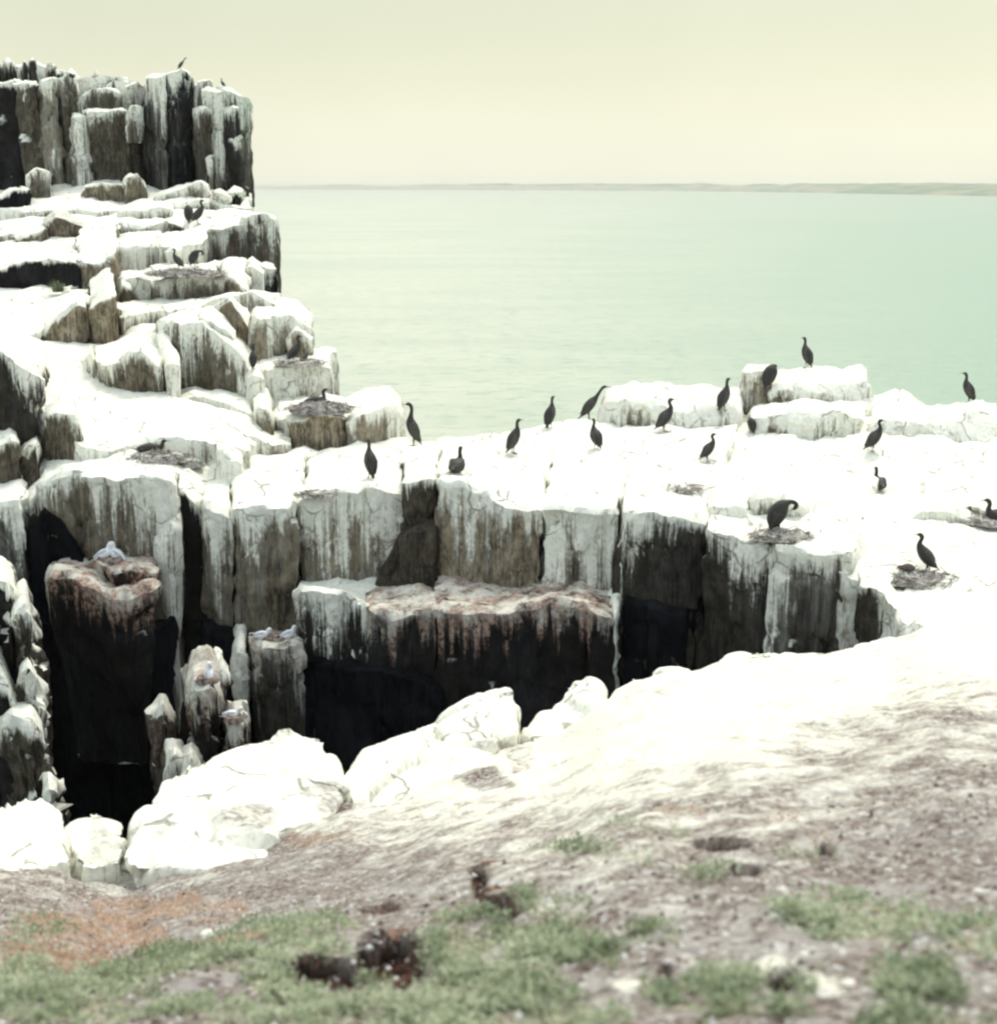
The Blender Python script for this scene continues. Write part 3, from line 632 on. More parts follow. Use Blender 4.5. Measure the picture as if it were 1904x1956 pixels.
# bluish pinnacle ridge on the left edge
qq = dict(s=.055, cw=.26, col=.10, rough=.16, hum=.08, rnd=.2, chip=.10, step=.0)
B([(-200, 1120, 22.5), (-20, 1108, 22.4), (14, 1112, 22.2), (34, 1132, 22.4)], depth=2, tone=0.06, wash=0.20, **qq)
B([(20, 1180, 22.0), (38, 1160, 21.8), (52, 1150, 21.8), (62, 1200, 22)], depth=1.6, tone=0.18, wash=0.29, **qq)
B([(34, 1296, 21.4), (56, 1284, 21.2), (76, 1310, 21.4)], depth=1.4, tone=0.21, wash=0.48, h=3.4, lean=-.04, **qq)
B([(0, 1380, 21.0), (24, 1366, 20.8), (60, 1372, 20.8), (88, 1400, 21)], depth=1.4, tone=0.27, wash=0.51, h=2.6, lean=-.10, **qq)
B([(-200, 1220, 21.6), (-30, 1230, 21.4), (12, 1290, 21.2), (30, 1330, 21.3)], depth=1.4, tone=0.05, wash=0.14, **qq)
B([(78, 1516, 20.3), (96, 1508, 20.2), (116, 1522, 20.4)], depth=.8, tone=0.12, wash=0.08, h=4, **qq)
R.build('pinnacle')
# dark shingle floor of the chasm
k = NT('floor_rock'); mfloor = k.base(k.mix(k.mr(k.noise((1, 1, 1), 1.5, 5), .4, .6), (.008, .009, .011), (.022, .022, .024)), .6, .3)
xs = np.linspace(-16, 14, 50); ys = np.linspace(8, 34, 50); X, Y = np.meshgrid(xs, ys)
V = np.stack([X.ravel(), Y.ravel(), 0*X.ravel()], 1); V[:, 2] = -15.6+.8*fbm(V, .6, 4, 4)
V[:, 2] += np.maximum(0, (V[:, 0]-1))*.45
i = np.arange(X.size).reshape(X.shape)
tag(mesh_obj('chasm_floor', V, np.stack([i[:-1, :-1], i[:-1, 1:], i[1:, 1:], i[1:, :-1]], -1).reshape(-1, 4), mfloor), kind='structure')

# ---- near ground: a slope from the viewer's feet down to the chasm edge
EDGE = [(-900, 1640, 10.6), (-300, 1640, 10.8), (0, 1625, 11), (120, 1645, 10.8), (250, 1685, 10.3), (400, 1620, 11.2), (560, 1575, 11.7), (650, 1545, 12.1), (740, 1525, 12.6), (850, 1480, 13.1),
        (1000, 1425, 13.9), (1080, 1395, 14.4), (1150, 1345, 15.1), (1230, 1306, 15.8), (1330, 1284, 16.2), (1400, 1262, 16.6), (1500, 1252, 17.2), (1580, 1244, 17.8), (1640, 1230, 18.2), (1700, 1218, 18.8),
        (1760, 1192, 19.4), (1840, 1180, 20.2), (1960, 1170, 20.8), (2500, 1160, 22), (3300, 1150, 23)]
GREEN = [(120, 1905, 190, 50, .75), (330, 1855, 150, 34, .7), (620, 1890, 170, 70, .9), (560, 1780, 160, 36, .55), (900, 1850, 150, 60, 1), (1010, 1790, 160, 60, 1), (1020, 1920, 160, 60, 1),
         (1420, 1870, 190, 46, 1), (1640, 1740, 150, 42, .95), (1870, 1770, 90, 40, .95), (1740, 1860, 90, 45, .9), (1250, 1770, 60, 22, .6),
         (1140, 1640, 120, 18, .45), (330, 1830, 60, 24, .9), (1780, 1945, 160, 24, .8), (1330, 1655, 80, 16, .35), (1230, 1590, 90, 12, .2), (270, 1950, 400, 30, .6), (760, 1940, 120, 30, .8), (60, 1800, 90, 40, .4), (1560, 1620, 60, 10, .3)]
ORANGE = [(170, 1790, 170, 40, 1), (60, 1840, 110, 40, .9), (300, 1740, 150, 26, .8), (480, 1800, 90, 20, .5), (400, 1730, 80, 20, .4), (610, 1615, 60, 10, .6), (1560, 1600, 30, 8, .3), (1480, 1570, 50, 10, .3), (1300, 1560, 60, 8, .4)]
HOLES = [(748, 1838, 72, 44, .10), (622, 1866, 76, 26, .08), (915, 1690, 16, 56, .08), (955, 1750, 42, 18, .08), (1380, 1606, 50, 9, .06), (1420, 1655, 30, 7, .05), (1580, 1612, 16, 10, .05), (1500, 1845, 30, 18, .04), (725, 1745, 40, 10, .05), (1270, 1830, 16, 10, .05)]
WHITE = [(830, 1925, 70, 22, 1), (1560, 1850, 60, 26, 1), (1420, 1822, 140, 14, .8), (1200, 1862, 60, 22, .9), (390, 1775, 30, 8, .8), (640, 1775, 30, 10, .9), (910, 1770, 60, 10, .5), (960, 1690, 50, 14, .8), (1800, 1850, 90, 40, .35), (700, 1800, 40, 14, .5), (40, 1750, 60, 20, .5)]
BARE_SHADE = [(470, 1560, 70, 24, .9), (640, 1540, 34, 50, .8), (600, 1512, 40, 14, .7), (930, 1500, 60, 16, .7), (188, 1604, 26, 40, .6), (930, 1420, 44, 10, .7), (760, 1500, 60, 30, .3), (990, 1450, 30, 30, .4), (550, 1620, 40, 16, .8), (1240, 1330, 60, 10, .3)]  # bare grey patches, and the shade between boulders put into the colour
def patch_mask(px, py, L, seed=0, wob=.45):
    m = np.zeros_like(px); w = fbm(np.stack([px/45, py/22, 0*px], 1), 1, seed, 4)*wob
    for (x, y, a, b, s) in L:
        d = ((px-x)/a)**2+((py-y)/b)**2; m = np.maximum(m, s*ss(1.25, .55, d+w*1.6))
    return m
def ground_mats():
    k = NT('turf_soil')
    wh, gr, og, hl = k.attr('white'), k.attr('green'), k.attr('orange'), k.attr('hole')
    f = k.noise((1, 1, 1), 9, 7, .7); f2 = k.noise((1, 1, 1), 38, 5, .65); f3 = k.noise((1, 1.0, 1), 3.2, 5, .6)
    peb = k.mr(k.noise((1, 1, 1), 24, 3, .5), .56, .64)
    soil = k.mix(k.mr(f2, .35, .65), (.095, .068, .056), (.33, .295, .265))
    soil = k.mix(k.mr(f3, .47, .62, 0, .55), soil, (.40, .39, .375))
    soil = k.mix(k.math('MULTIPLY', peb, .55), soil, (.62, .62, .60))
    og = k.math('MULTIPLY', og, k.mr(f, .42, .58, .1, 1)); c = k.mix(og, soil, k.mix(k.mr(f2, .35, .65), (.24, .15, .11), (.48, .36, .29)))
    c = k.mix(gr, c, k.mix(k.mr(f2, .35, .65), (.17, .15, .10), (.44, .42, .32)))
    w = k.math('ADD', wh, k.math('MULTIPLY', k.math('SUBTRACT', f, .5), 1.1))
    w = k.math('ADD', w, k.math('MULTIPLY', k.math('SUBTRACT', f3, .5), .8))
    w = k.mr(w, .30, .80)
    white = k.mix(k.mr(f2, .34, .66), (.60, .58, .50), (.84, .84, .74))
    c = k.mix(w, c, white)
    dk = k.mr(k.noise((1, 1, 1), 6, 6, .72), .57, .66); c = k.mix(k.math('MULTIPLY', dk, k.math('SUBTRACT', .75, wh)), c, (.075, .05, .042))
    c = k.mix(hl, c, k.mix(k.mr(f, .42, .58), (.015, .007, .005), (.09, .046, .032)))  # shade of the hollows put into the soil colour
    k.bump(k.math('ADD', k.math('MULTIPLY', f, 1.0), k.math('MULTIPLY', f2, .5)), .8, .03)
    return k.base(c, .95, .1)
M_GROUND = ground_mats()
def build_ground():
    E = np.array([W(*p) for p in EDGE]); ex = np.array([p[0] for p in EDGE], float)
    nu, nv = 520, 400
    px = np.linspace(-700, 3000, nu)
    Ew = np.stack([np.interp(px, ex, E[:, k]) for k in range(3)], 1)
    ang = (px-CX)/FPX
    N0 = np.stack([ang*1.6*1.1, np.full(nu, 1.3), np.full(nu, -1.34)], 1)
    t = (np.exp(np.linspace(0, 2.4, nv))-1)/(math.exp(2.4)-1)
    P = N0[None]*(1-t[:, None, None])+Ew[None]*t[:, None, None]
    # gentle sag then a slight lip at the edge
    T = np.broadcast_to(t[:, None], P.shape[:2])
    Pf = P.reshape(-1, 3)
    fx, fy = proj(Pf)
    amp = np.clip(np.linalg.norm(Pf[:, :2], axis=1)/9, .12, 1.0)
    n = fbm(Pf*[1, 1, 0], .9, 21, 4)*.16*amp + fbm(Pf*[1, 1, 0], 3.5, 25, 4)*.035 + fbm(Pf*[1, 1, 0], 13, 29, 3)*.010
    n += fbm(Pf*[1, 1, 0], 1.6, 41, 5)*.14*ss(.55, .8, T.ravel())
    fade = ss(1.0, .94, T.ravel())*.4+.6
    Pf = Pf.copy(); Pf[:, 2] += n*fade
    px_, py_ = fx, fy
    hole = np.zeros(len(Pf))
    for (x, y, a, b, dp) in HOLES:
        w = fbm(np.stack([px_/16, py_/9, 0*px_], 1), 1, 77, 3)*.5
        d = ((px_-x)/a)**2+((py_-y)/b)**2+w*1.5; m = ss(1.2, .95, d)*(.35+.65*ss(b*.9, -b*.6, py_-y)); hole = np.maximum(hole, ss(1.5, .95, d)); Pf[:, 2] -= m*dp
    gr = patch_mask(px_, py_, GREEN, 1, .8)*(1-hole)*ss(-.45, .1, fbm(np.stack([px_/28, py_/12, 0*px_], 1), 1, 91, 3)); og = patch_mask(px_, py_, ORANGE, 2, .8)
    wl = .62*patch_mask(px_, py_, WHITE, 3, .9); grey_m = patch_mask(px_, py_, BARE_SHADE, 4, .5)
    # guano: solid near the cliff edge, thinning towards the turf
    lim = np.interp(px_, [-700, 0, 300, 560, 800, 1000, 1250, 1500, 1750, 1904, 3000], [1655, 1665, 1660, 1600, 1610, 1590, 1540, 1480, 1380, 1370, 1350])
    wg = ss(190, -150, py_-lim)
    wg = wg*.84
    wg = np.maximum(wg, .50*ss(420, 0, py_-lim)*ss(500, 1000, px_)); wg = np.maximum(wg, .22*ss(400, 60, py_-lim))
    wl = np.maximum(wg, wl*.95)*(1-.75*grey_m)
    G = Pf.reshape(nv, nu, 3)
    # skirt dropping into the chasm
    rows = [G]; last = G[-1]
    out = last[:, :2]/np.linalg.norm(last[:, :2], axis=1)[:, None]
    for dd, o_ in ((.05, .06), (.2, .10), (.5, .12), (1, .10), (2, .0), (4, -.2), (8, -.5), (14, -.6)):
        r = last.copy(); r[:, 2] -= dd; r[:, :2] += out*o_
        r[:, :2] += out*(fbm(r, 1.2, 55, 3)*.25*min(1, dd))[:, None]
        r[:, 2] = np.maximum(r[:, 2], SEA-1); rows.append(r[None])
    # apron behind the viewer
    bk = G[0].copy(); bk[:, 0] = bk[:, 0]*7; bk[:, 1] = -7; bk[:, 2] = .6
    bk2 = G[0].copy(); bk2[:, 0] *= 1.6; bk2[:, 1] = .2; bk2[:, 2] = -1.30
    A = np.concatenate([bk[None], bk2[None]]+rows, 0)
    z = lambda a, v: np.concatenate([np.full(2*nu, v*1.0), a, np.full(8*nu, 0.0)])
    m = A.shape[0]; i = np.arange(m*nu).reshape(m, nu)
    F = np.stack([i[:-1, :-1], i[:-1, 1:], i[1:, 1:], i[1:, :-1]], -1).reshape(-1, 4)
    wcol = z(wl, 0); wcol[(2+nv)*nu:(4+nv)*nu] = .84; wcol[(4+nv)*nu:] = .15
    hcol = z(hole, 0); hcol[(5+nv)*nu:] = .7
    tag(mesh_obj('ground', A.reshape(-1, 3), F, M_GROUND, attrs={'white': wcol, 'green': z(gr, .5), 'orange': z(og, 0), 'hole': hcol}), kind='structure')
    return G, gr.reshape(nv, nu), og.reshape(nv, nu), fx.reshape(nv, nu), fy.reshape(nv, nu), hole.reshape(nv, nu)
G, GR, OG, GX, GY, GH = build_ground()
def ground_at(px, py):
    """nearest ground vertex that stands at a frame position"""
    d = (GX-px)**2+(GY-py)**2; return G.reshape(-1, 3)[d.argmin()].copy()

# ---- low plants: leaves in their thousands
def leaves(name, mask, mat, n, size, high, ymax, seed, flat=.5):
    rg = np.random.default_rng(seed)
    w = (mask*(np.abs(GX-CX) < 1150)*(GY < ymax)).ravel()
    # weight by cell area as seen
    A = np.zeros(G.shape[:2]); A[:-1, :-1] = np.linalg.norm(np.cross(G[1:, :-1]-G[:-1, :-1], G[:-1, 1:]-G[:-1, :-1]), axis=2)
    w = w*A.ravel()/np.maximum(G.reshape(-1, 3)[:, 1], 2)**1.2
    clump = ss(-.15, .35, fbm(G.reshape(-1, 3)*[1, 1, 0], 9, seed+3, 3)); w = w*(.12+clump)
    w /= w.sum(); k = rg.choice(len(w), n, p=w)
    P = G.reshape(-1, 3)[k]+rg.normal(0, .012, (n, 3))*[1, 1, .1]
    hgt = rg.random(n)**1.3*high*(.4+.9*clump[k]); P[:, 2] += hgt
    az = rg.random(n)*6.283; tilt = rg.normal(flat, .35, n)
    L = size*rg.uniform(.6, 1.5, n); Wd = L*rg.uniform(.25, .5, n)
    d = np.stack([np.cos(az)*np.cos(tilt), np.sin(az)*np.cos(tilt), np.sin(tilt)], 1)
    sd_ = np.stack([-np.sin(az), np.cos(az), rg.normal(0, .3, n)], 1)
    a = P; b = P+d*(L*.55)[:, None]+sd_*(Wd*.5)[:, None]; c = P+d*L[:, None]; e = P+d*(L*.55)[:, None]-sd_*(Wd*.5)[:, None]
    V = np.stack([a, b, c, e], 1).reshape(-1, 3); F = np.arange(4*n).reshape(n, 4)
    hue = np.repeat(np.clip(.35+.45*fbm(P*[1, 1, 0], 3, seed+9, 3)+rg.normal(0, .2, n), 0, 1), 4)
    return tag(mesh_obj(name, V, F, mat, attrs={'hue': hue}, smooth=False), kind='stuff')
def leafmat(name, a, b, c):
    k = NT(name); h = k.attr('hue'); col = k.mix(k.mr(h, 0, .5), a, b); col = k.mix(k.mr(h, .5, 1), col, c)
    k.p.inputs['Transmission Weight'].default_value = 0
    m = k.base(col, .7, .25)
    tr = k.n('ShaderNodeBsdfTranslucent'); k.l(col, tr.inputs[0]); mx = k.n('ShaderNodeMixShader'); mx.inputs[0].default_value = .3
    k.l(k.p.outputs[0], mx.inputs[1]); k.l(tr.outputs[0], mx.inputs[2]); k.l(mx.outputs[0], k.out.inputs[0]); return m
M_GREEN = leafmat('green_leaf', (.16, .20, .11), (.37, .42, .28), (.62, .64, .48))
M_DRY = leafmat('dry_leaf', (.34, .22, .15), (.50, .36, .26), (.60, .53, .43))
tag(leaves('ground_plants', GR, M_GREEN, 34000, .022, .028, 2100, 5), 'low green leafy plants in patches over the near slope', 'plants')
tag(leaves('dry_plants', OG, M_DRY, 8000, .018, .015, 2100, 6, .3), 'orange dried low plants on the left of the near slope', 'plants')
from mathutils.bvhtree import BVHTree
def bvh(names):
    V = []; F = []
    for nme in names:
        me = bpy.data.objects[nme].data; k = len(V); V += [tuple(v.co) for v in me.vertices]; F += [tuple(i+k for i in p.vertices) for p in me.polygons]
    return BVHTree.FromPolygons(V, F)
TREE = bvh(['sea_stack', 'cliff_terrace', 'cliff', 'pinnacle'])
def seat(px, py, Y, tol=4.0):
    """the point of rock seen at a frame position, or straight below W when that misses"""
    for dpy in (0, 3, 6, 10, 14):
        w = W(px, py+dpy, Y); h = TREE.ray_cast(Vector((0, 0, 0)), Vector(w).normalized())
        if h[0] is not None and abs(h[0].y-Y) < tol and h[1].z > .35: return np.array(h[0])
    w = W(px, py, Y); h = TREE.ray_cast(Vector((w[0], w[1], w[2]+.8)), Vector((0, 0, -1)))
    if h[0] is not None and abs(h[0].z-w[2]) < .8: return np.array(h[0])
    return w
# =================================================================== boulders on the chasm edge
def edge_rock(name, pts, label, thick=1.2, seed=1, vox=.05, cat='boulder', noise=.05, tone=.5, group='white boulders on the near chasm edge'):
    """pts: outline in the frame with distances; body goes back and down from it"""
    Wp = [W(*p) for p in pts]; c = np.mean(Wp, 0)
    allp = list(Wp)
    for p in Wp:
        d = p[:2]/np.linalg.norm(p[:2]); q = p.copy(); q[:2] += d*thick; q[2] -= thick*.30; q[0] = c[0]+(q[0]-c[0])*.85; allp.append(q)
        q = p.copy(); q[2] -= thick*.6; q[0] = c[0]+(q[0]-c[0])*.95; allp.append(q)
    o = blob(allp, name, M_ROCK, vox=vox, noise=noise, seed=seed, attrs=dict(tone=tone, wash=9.0, mat=0.0), smooth=1)
    tag(o, label, cat, group)
    return o
edge_rock('boulder', [(-90, 1590, 9.8), (0, 1556, 10.6), (50, 1550, 10.8), (100, 1562, 10.8), (122, 1580, 10.6), (118, 1650, 9.6), (0, 1680, 9.2), (-90, 1690, 9.2)], 'white boulder cut by the left edge of the photo', seed=3)
edge_rock('boulder', [(128, 1600, 10.5), (150, 1575, 10.8), (180, 1572, 10.8), (215, 1588, 10.7), (246, 1606, 10.3), (240, 1640, 9.7), (150, 1650, 9.6)], 'low cracked white boulder just left of the triangular one', .8, seed=4)
edge_rock('boulder', [(240, 1650, 9.4), (258, 1580, 9.9), (290, 1530, 10.4), (318, 1498, 10.8), (352, 1490, 10.9), (400, 1516, 10.3), (470, 1560, 9.9), (528, 1604, 9.5), (524, 1640, 9.2), (380, 1662, 9.0)],
          'large smooth triangular white boulder at the left of the slope', 1.2, seed=5, noise=.04)
edge_rock('boulder', [(330, 1500, 11.3), (386, 1470, 11.6), (440, 1448, 11.8), (500, 1438, 12), (545, 1426, 12.1), (604, 1434, 12.1), (640, 1458, 12), (658, 1500, 11.4), (630, 1570, 10.6), (500, 1590, 10.3), (420, 1560, 10.4)],
          'broad rounded white boulder behind the triangular one', 1.3, seed=6)
edge_rock('boulder', [(655, 1490, 12.2), (690, 1446, 12.9), (760, 1425, 13.1), (836, 1396, 13.4), (880, 1420, 13), (960, 1440, 12.6), (940, 1500, 12), (800, 1560, 11.2), (680, 1570, 11)],
          'flat cracked white slab lying right of the broad boulder', 1.3, seed=7)
edge_rock('boulder', [(836, 1392, 13.6), (880, 1362, 13.9), (930, 1338, 14.1), (985, 1330, 14.2), (1000, 1350, 14.1), (996, 1395, 13.6), (930, 1430, 13.1), (860, 1430, 13.1)],
          'pointed white boulder whose tip juts over the dark chasm', 1.2, seed=8)
edge_rock('boulder', [(1040, 1380, 14.6), (1062, 1336, 15.1), (1088, 1308, 15.4), (1125, 1300, 15.5), (1148, 1320, 15.4), (1150, 1380, 14.7)], 'small upright white boulder at the middle of the chasm edge', .9, seed=9)
edge_rock('boulder', [(1145, 1350, 15.1), (1170, 1318, 15.7), (1200, 1302, 15.9), (1240, 1300, 16), (1290, 1292, 16.2), (1330, 1300, 16), (1320, 1350, 15.3)], 'low white hump right of the small upright boulder', 1.0, seed=10)
edge_rock('boulder', [(1340, 1296, 16.2), (1380, 1262, 16.7), (1440, 1250, 17), (1500, 1248, 17.3), (1560, 1250, 17.4), (1610, 1262, 17.2), (1560, 1310, 16.2)], 'long white hump along the right end of the chasm', 1.2, seed=11)
edge_rock('boulder', [(1000, 1400, 14.1), (1030, 1362, 14.8), (1060, 1362, 14.8), (1080, 1400, 14.3), (1040, 1430, 13.8)], 'white hollow block between the pointed and the upright boulders', .8, seed=12)
edge_rock('boulder', [(1600, 1262, 17.6), (1640, 1236, 18.2), (1700, 1222, 18.7), (1740, 1236, 18.4), (1700, 1280, 17.4)], 'white hump where the chasm closes at the right', .9, seed=13)
edge_rock('boulder', [(-300, 1650, 8.8), (-60, 1650, 9.2), (40, 1656, 9.2), (90, 1680, 8.8), (0, 1690, 8.7), (-300, 1690, 8.4)], 'flat white rock lying in front of the leftmost boulder', .5, seed=14)

# peat clods and stones on the slope
M_PEAT = simple('peat', (.17, .105, .08), .97, .05, .8, 60, .9)
M_STONE = simple('pale_stone', (.62, .60, .55), .9, .15, .25, 12, .5)
def clod(px, py, w, h, label, seed, group='brown peat clods on the slope'):
    c = ground_at(px, py); Y = c[1]; rw = w/FPX*Y*.5; rh = h/FPX*Y
    rg = np.random.default_rng(seed); pts = []
    for i in range(26):
        a = rg.random()*6.283; b = rg.random()*1.57
        pts.append(c+np.array([math.cos(a)*math.cos(b)*rw, math.sin(a)*math.cos(b)*rw*.8, -.02+math.sin(b)*rh]))
    o = blob(pts, 'peat_clod', M_PEAT, vox=max(.008, rw*.12), noise=rw*.18, nsc=1.6/rw*.5, seed=seed, smooth=2)
    tag(o, label, 'clod of earth', group)
clod(725, 1742, 90, 18, 'small brown peat clod above the large dark hollow', 1)
clod(775, 1790, 120, 12, 'brown peat lump on the rim of the large dark hollow', 2)
clod(612, 1836, 120, 14, 'brown peat hummock left of the large dark hollow', 3)
clod(938, 1640, 66, 14, 'upper of the two brown peat clods near the middle', 4)
clod(955, 1722, 90, 16, 'lower brown peat clod beside the wide green patch', 5)
clod(1365, 1604, 70, 16, 'low dark peat ridge on the pale slope at right', 6)
clod(1580, 1606, 36, 18, 'little rust brown clod at the right of the slope', 7)
stones = [(1535, 1812, 26), (1478, 1745, 34), (1525, 1736, 50), (1490, 1683, 26), (632, 1775, 26), (648, 1900, 18), (534, 1938, 22), (1845, 1905, 26), (1620, 1850, 46), (1575, 1870, 60), (395, 1772, 40), (1790, 1740, 40), (1005, 1795, 12), (1130, 1655, 22), (1870, 1690, 34), (1400, 1825, 60), (1230, 1815, 20), (880, 1925, 40), (1700, 1640, 22), (1080, 1690, 26)]
for i, (x, y, w) in enumerate(stones):
    c = ground_at(x, y); r = w/FPX*c[1]*.5; rg = np.random.default_rng(i+50)
    pts = [c+np.array([math.cos(a)*r*rg.uniform(.7, 1.1), math.sin(a)*r*.8*rg.uniform(.7, 1.1), dz*r]) for a in np.linspace(0, 6.28, 8)[:-1] for dz in (-.3, .35*rg.uniform(.6, 1.2))]+[c+np.array([0, 0, r*.6])]
    o = blob(pts, 'stone', M_STONE, vox=r*.16, noise=r*.10, nsc=1.2/r, seed=i, smooth=2)
    tag(o, 'pale stone lying among the low plants of the near slope', 'stone', 'pale stones on the near slope')
# gravel, crumbs of soil
def gravel():
    rg = np.random.default_rng(3); n = 9000
    m = (1-GR)*(np.abs(GX-CX) < 1150)
    A = np.zeros(G.shape[:2]); A[:-1, :-1] = np.linalg.norm(np.cross(G[1:, :-1]-G[:-1, :-1], G[:-1, 1:]-G[:-1, :-1]), axis=2)
    lm = np.interp(GX, [0, 300, 560, 800, 1000, 1250, 1500, 1750, 1904], [1665, 1670, 1650, 1650, 1640, 1600, 1560, 1470, 1450])
    w = (m*A/np.maximum(G[..., 1], 2)**1.3*ss(-20, 90, GY-lm)).ravel(); w /= w.sum(); k = rg.choice(len(w), n, p=w)
    P = G.reshape(-1, 3)[k]; t = np.array([(1, 0, 0), (-1, 0, 0), (0, 1, 0), (0, -1, 0), (0, 0, 1), (0, 0, -1)], float)
    f = np.array([(0, 2, 4), (2, 1, 4), (1, 3, 4), (3, 0, 4), (2, 0, 5), (1, 2, 5), (3, 1, 5), (0, 3, 5)])
    r = .004+.012*rg.random(n)**3
    V = P[:, None]+t[None]*(r[:, None]*rg.uniform(.6, 1.3, (n, 6)))[..., None]; F = (np.arange(n)*6)[:, None, None]+f[None]
    hue = np.repeat(rg.random(n), 6)
    k_ = NT('gravel'); mt = k_.base(k_.mix(k_.mr(k_.attr('hue'), .2, .8), (.12, .085, .075), (.66, .65, .62)), .95, .1)
    tag(mesh_obj('gravel', V.reshape(-1, 3), F.reshape(-1, 3), mt, attrs={'hue': hue}, smooth=False), 'loose gravel and crumbs of soil on the slope', 'gravel', kind='stuff')
gravel()

# a dark dry tuft where the chasm closes, and the green patch on the left terrace
def tuft(name, c, n, L, mat, label, cat, seed, spread=.8):
    rg = np.random.default_rng(seed); V = []; F = []
    for i in range(n):
        a = rg.random()*6.283; t = rg.uniform(.15, spread); l = L*rg.uniform(.5, 1.1); w = l*.035
        d = np.array([math.cos(a)*math.sin(t), math.sin(a)*math.sin(t), math.cos(t)]); s_ = np.array([-math.sin(a), math.cos(a), 0])
        b0 = c+np.array([rg.normal(0, L*.15), rg.normal(0, L*.15), -.02])
        p1 = b0+d*l*.5; p2 = b0+d*l+np.array([0, 0, -l*.15]); k = len(V)
        V += [b0-s_*w, b0+s_*w, p1+s_*w*.8, p1-s_*w*.8, p2]; F += [(k, k+1, k+2, k+3), (k+3, k+2, k+4)]
    return tag(mesh_obj(name, V, F, mat, smooth=False), label, cat)
M_DARKSTEM = simple('dark_stem', (.10, .075, .08), .9, .1, .5)
tuft('dry_plant', W(1733, 1262, 17.6), 46, .26, M_DARKSTEM, 'dark wiry dead plant where the chasm closes at the right', 'plant', 3, 1.2)
tuft('dry_plant', W(1830, 1310, 16.8), 20, .14, M_DARKSTEM, 'small dark dead sprig right of the wiry plant', 'plant', 4, 1.3)
M_GRASS = simple('terrace_grass', (.17, .20, .12), .8, .2, .5)
tuft('grass_tuft', W(110, 556, 38.5), 160, .42, M_GRASS, 'green grass tuft under the dark face on the left terrace', 'grass', 5, 1.3)

# =================================================================== birds
def loft(pts, seg=14, cap=True, flat_y=1.0, yoff=0.0):
    """pts: (x, z, half width, half depth) along a spine in the x-z plane"""
    P = np.array(pts, float)
    # smooth resample (Catmull-Rom)
    if len(P) > 8: P[:, 2:] *= np.where(P[:, 2:] > .045, 1.24, 1.08)
    Q = []; n = len(P)
    for i in range(n-1):
        p0, p1, p2, p3 = P[max(i-1, 0)], P[i], P[i+1], P[min(i+2, n-1)]
        for t in (0, .33, .66):
            Q.append(.5*((2*p1)+(-p0+p2)*t+(2*p0-5*p1+4*p2-p3)*t*t+(-p0+3*p1-3*p2+p3)*t**3))
    Q.append(P[-1]); Q = np.array(Q); Q[:, 2:] = np.maximum(Q[:, 2:], .0015)
    T = np.gradient(Q[:, :2], axis=0); T /= np.linalg.norm(T, axis=1)[:, None]+1e-9
    V = []; a = np.linspace(0, 2*math.pi, seg, endpoint=False)
    for q, t in zip(Q, T):
        nx, nz = -t[1], t[0]
        for b in a: V.append((q[0]+nx*math.sin(b)*q[3], yoff+math.cos(b)*q[2]*flat_y, q[1]+nz*math.sin(b)*q[3]))
    F = []
    m = len(Q)
    for i in range(m-1):
        for j in range(seg):
            k = (j+1) % seg; F.append((i*seg+j, i*seg+k, (i+1)*seg+k, (i+1)*seg+j))
    V.append((Q[0][0], yoff, Q[0][1])); V.append((Q[-1][0], yoff, Q[-1][1])); c0, c1 = len(V)-2, len(V)-1
    for j in range(seg):
        k = (j+1) % seg; F.append((c0, k, j)); F.append((c1, (m-1)*seg+j, (m-1)*seg+k))
    return np.array(V), F
def bend_side(V, ax, amt, z0):
    """turn the part above z0 sideways"""
    V = V.copy(); t = np.clip((V[:, 2]-z0)/.2, 0, 1); V[:, 1] += amt*t*t; return V

POSES = {}
# tail tip -> rump -> belly -> breast -> neck -> head -> base of bill ; then bill tip
POSES['upright'] = dict(sp=[(-.21, .02, .018, .006), (-.165, .07, .034, .012), (-.12, .125, .058, .045), (-.08, .20, .080, .078), (-.035, .29, .090, .088), (.01, .37, .078, .078), (.035, .435, .052, .056),
    (.042, .49, .034, .036), (.038, .545, .026, .029), (.044, .592, .026, .030), (.068, .626, .030, .032), (.098, .634, .023, .022), (.118, .632, .012, .012)],
    bill=[(.112, .632, .010, .011), (.15, .632, .006, .007), (.178, .630, .005, .005), (.182, .622, .003, .003)], leg=(-.06, .16), wing=[(.0, .385, .022, .055), (-.05, .30, .026, .070), (-.10, .20, .020, .050), (-.165, .09, .008, .018)])
POSES['stretched'] = dict(sp=[(-.20, .0, .018, .006), (-.155, .06, .034, .012), (-.115, .125, .055, .045), (-.075, .21, .074, .072), (-.03, .31, .080, .078), (.0, .40, .066, .066), (.0, .48, .040, .044),
    (-.012, .55, .028, .031), (-.018, .62, .024, .027), (-.005, .675, .026, .029), (.03, .705, .030, .030), (.062, .704, .022, .021), (.08, .700, .012, .012)],
    bill=[(.074, .700, .010, .010), (.115, .697, .006, .006), (.142, .692, .005, .005), (.146, .684, .003, .003)], leg=(-.06, .16), wing=[(-.01, .40, .020, .05), (-.055, .31, .024, .064), (-.10, .20, .018, .045), (-.16, .07, .008, .016)])
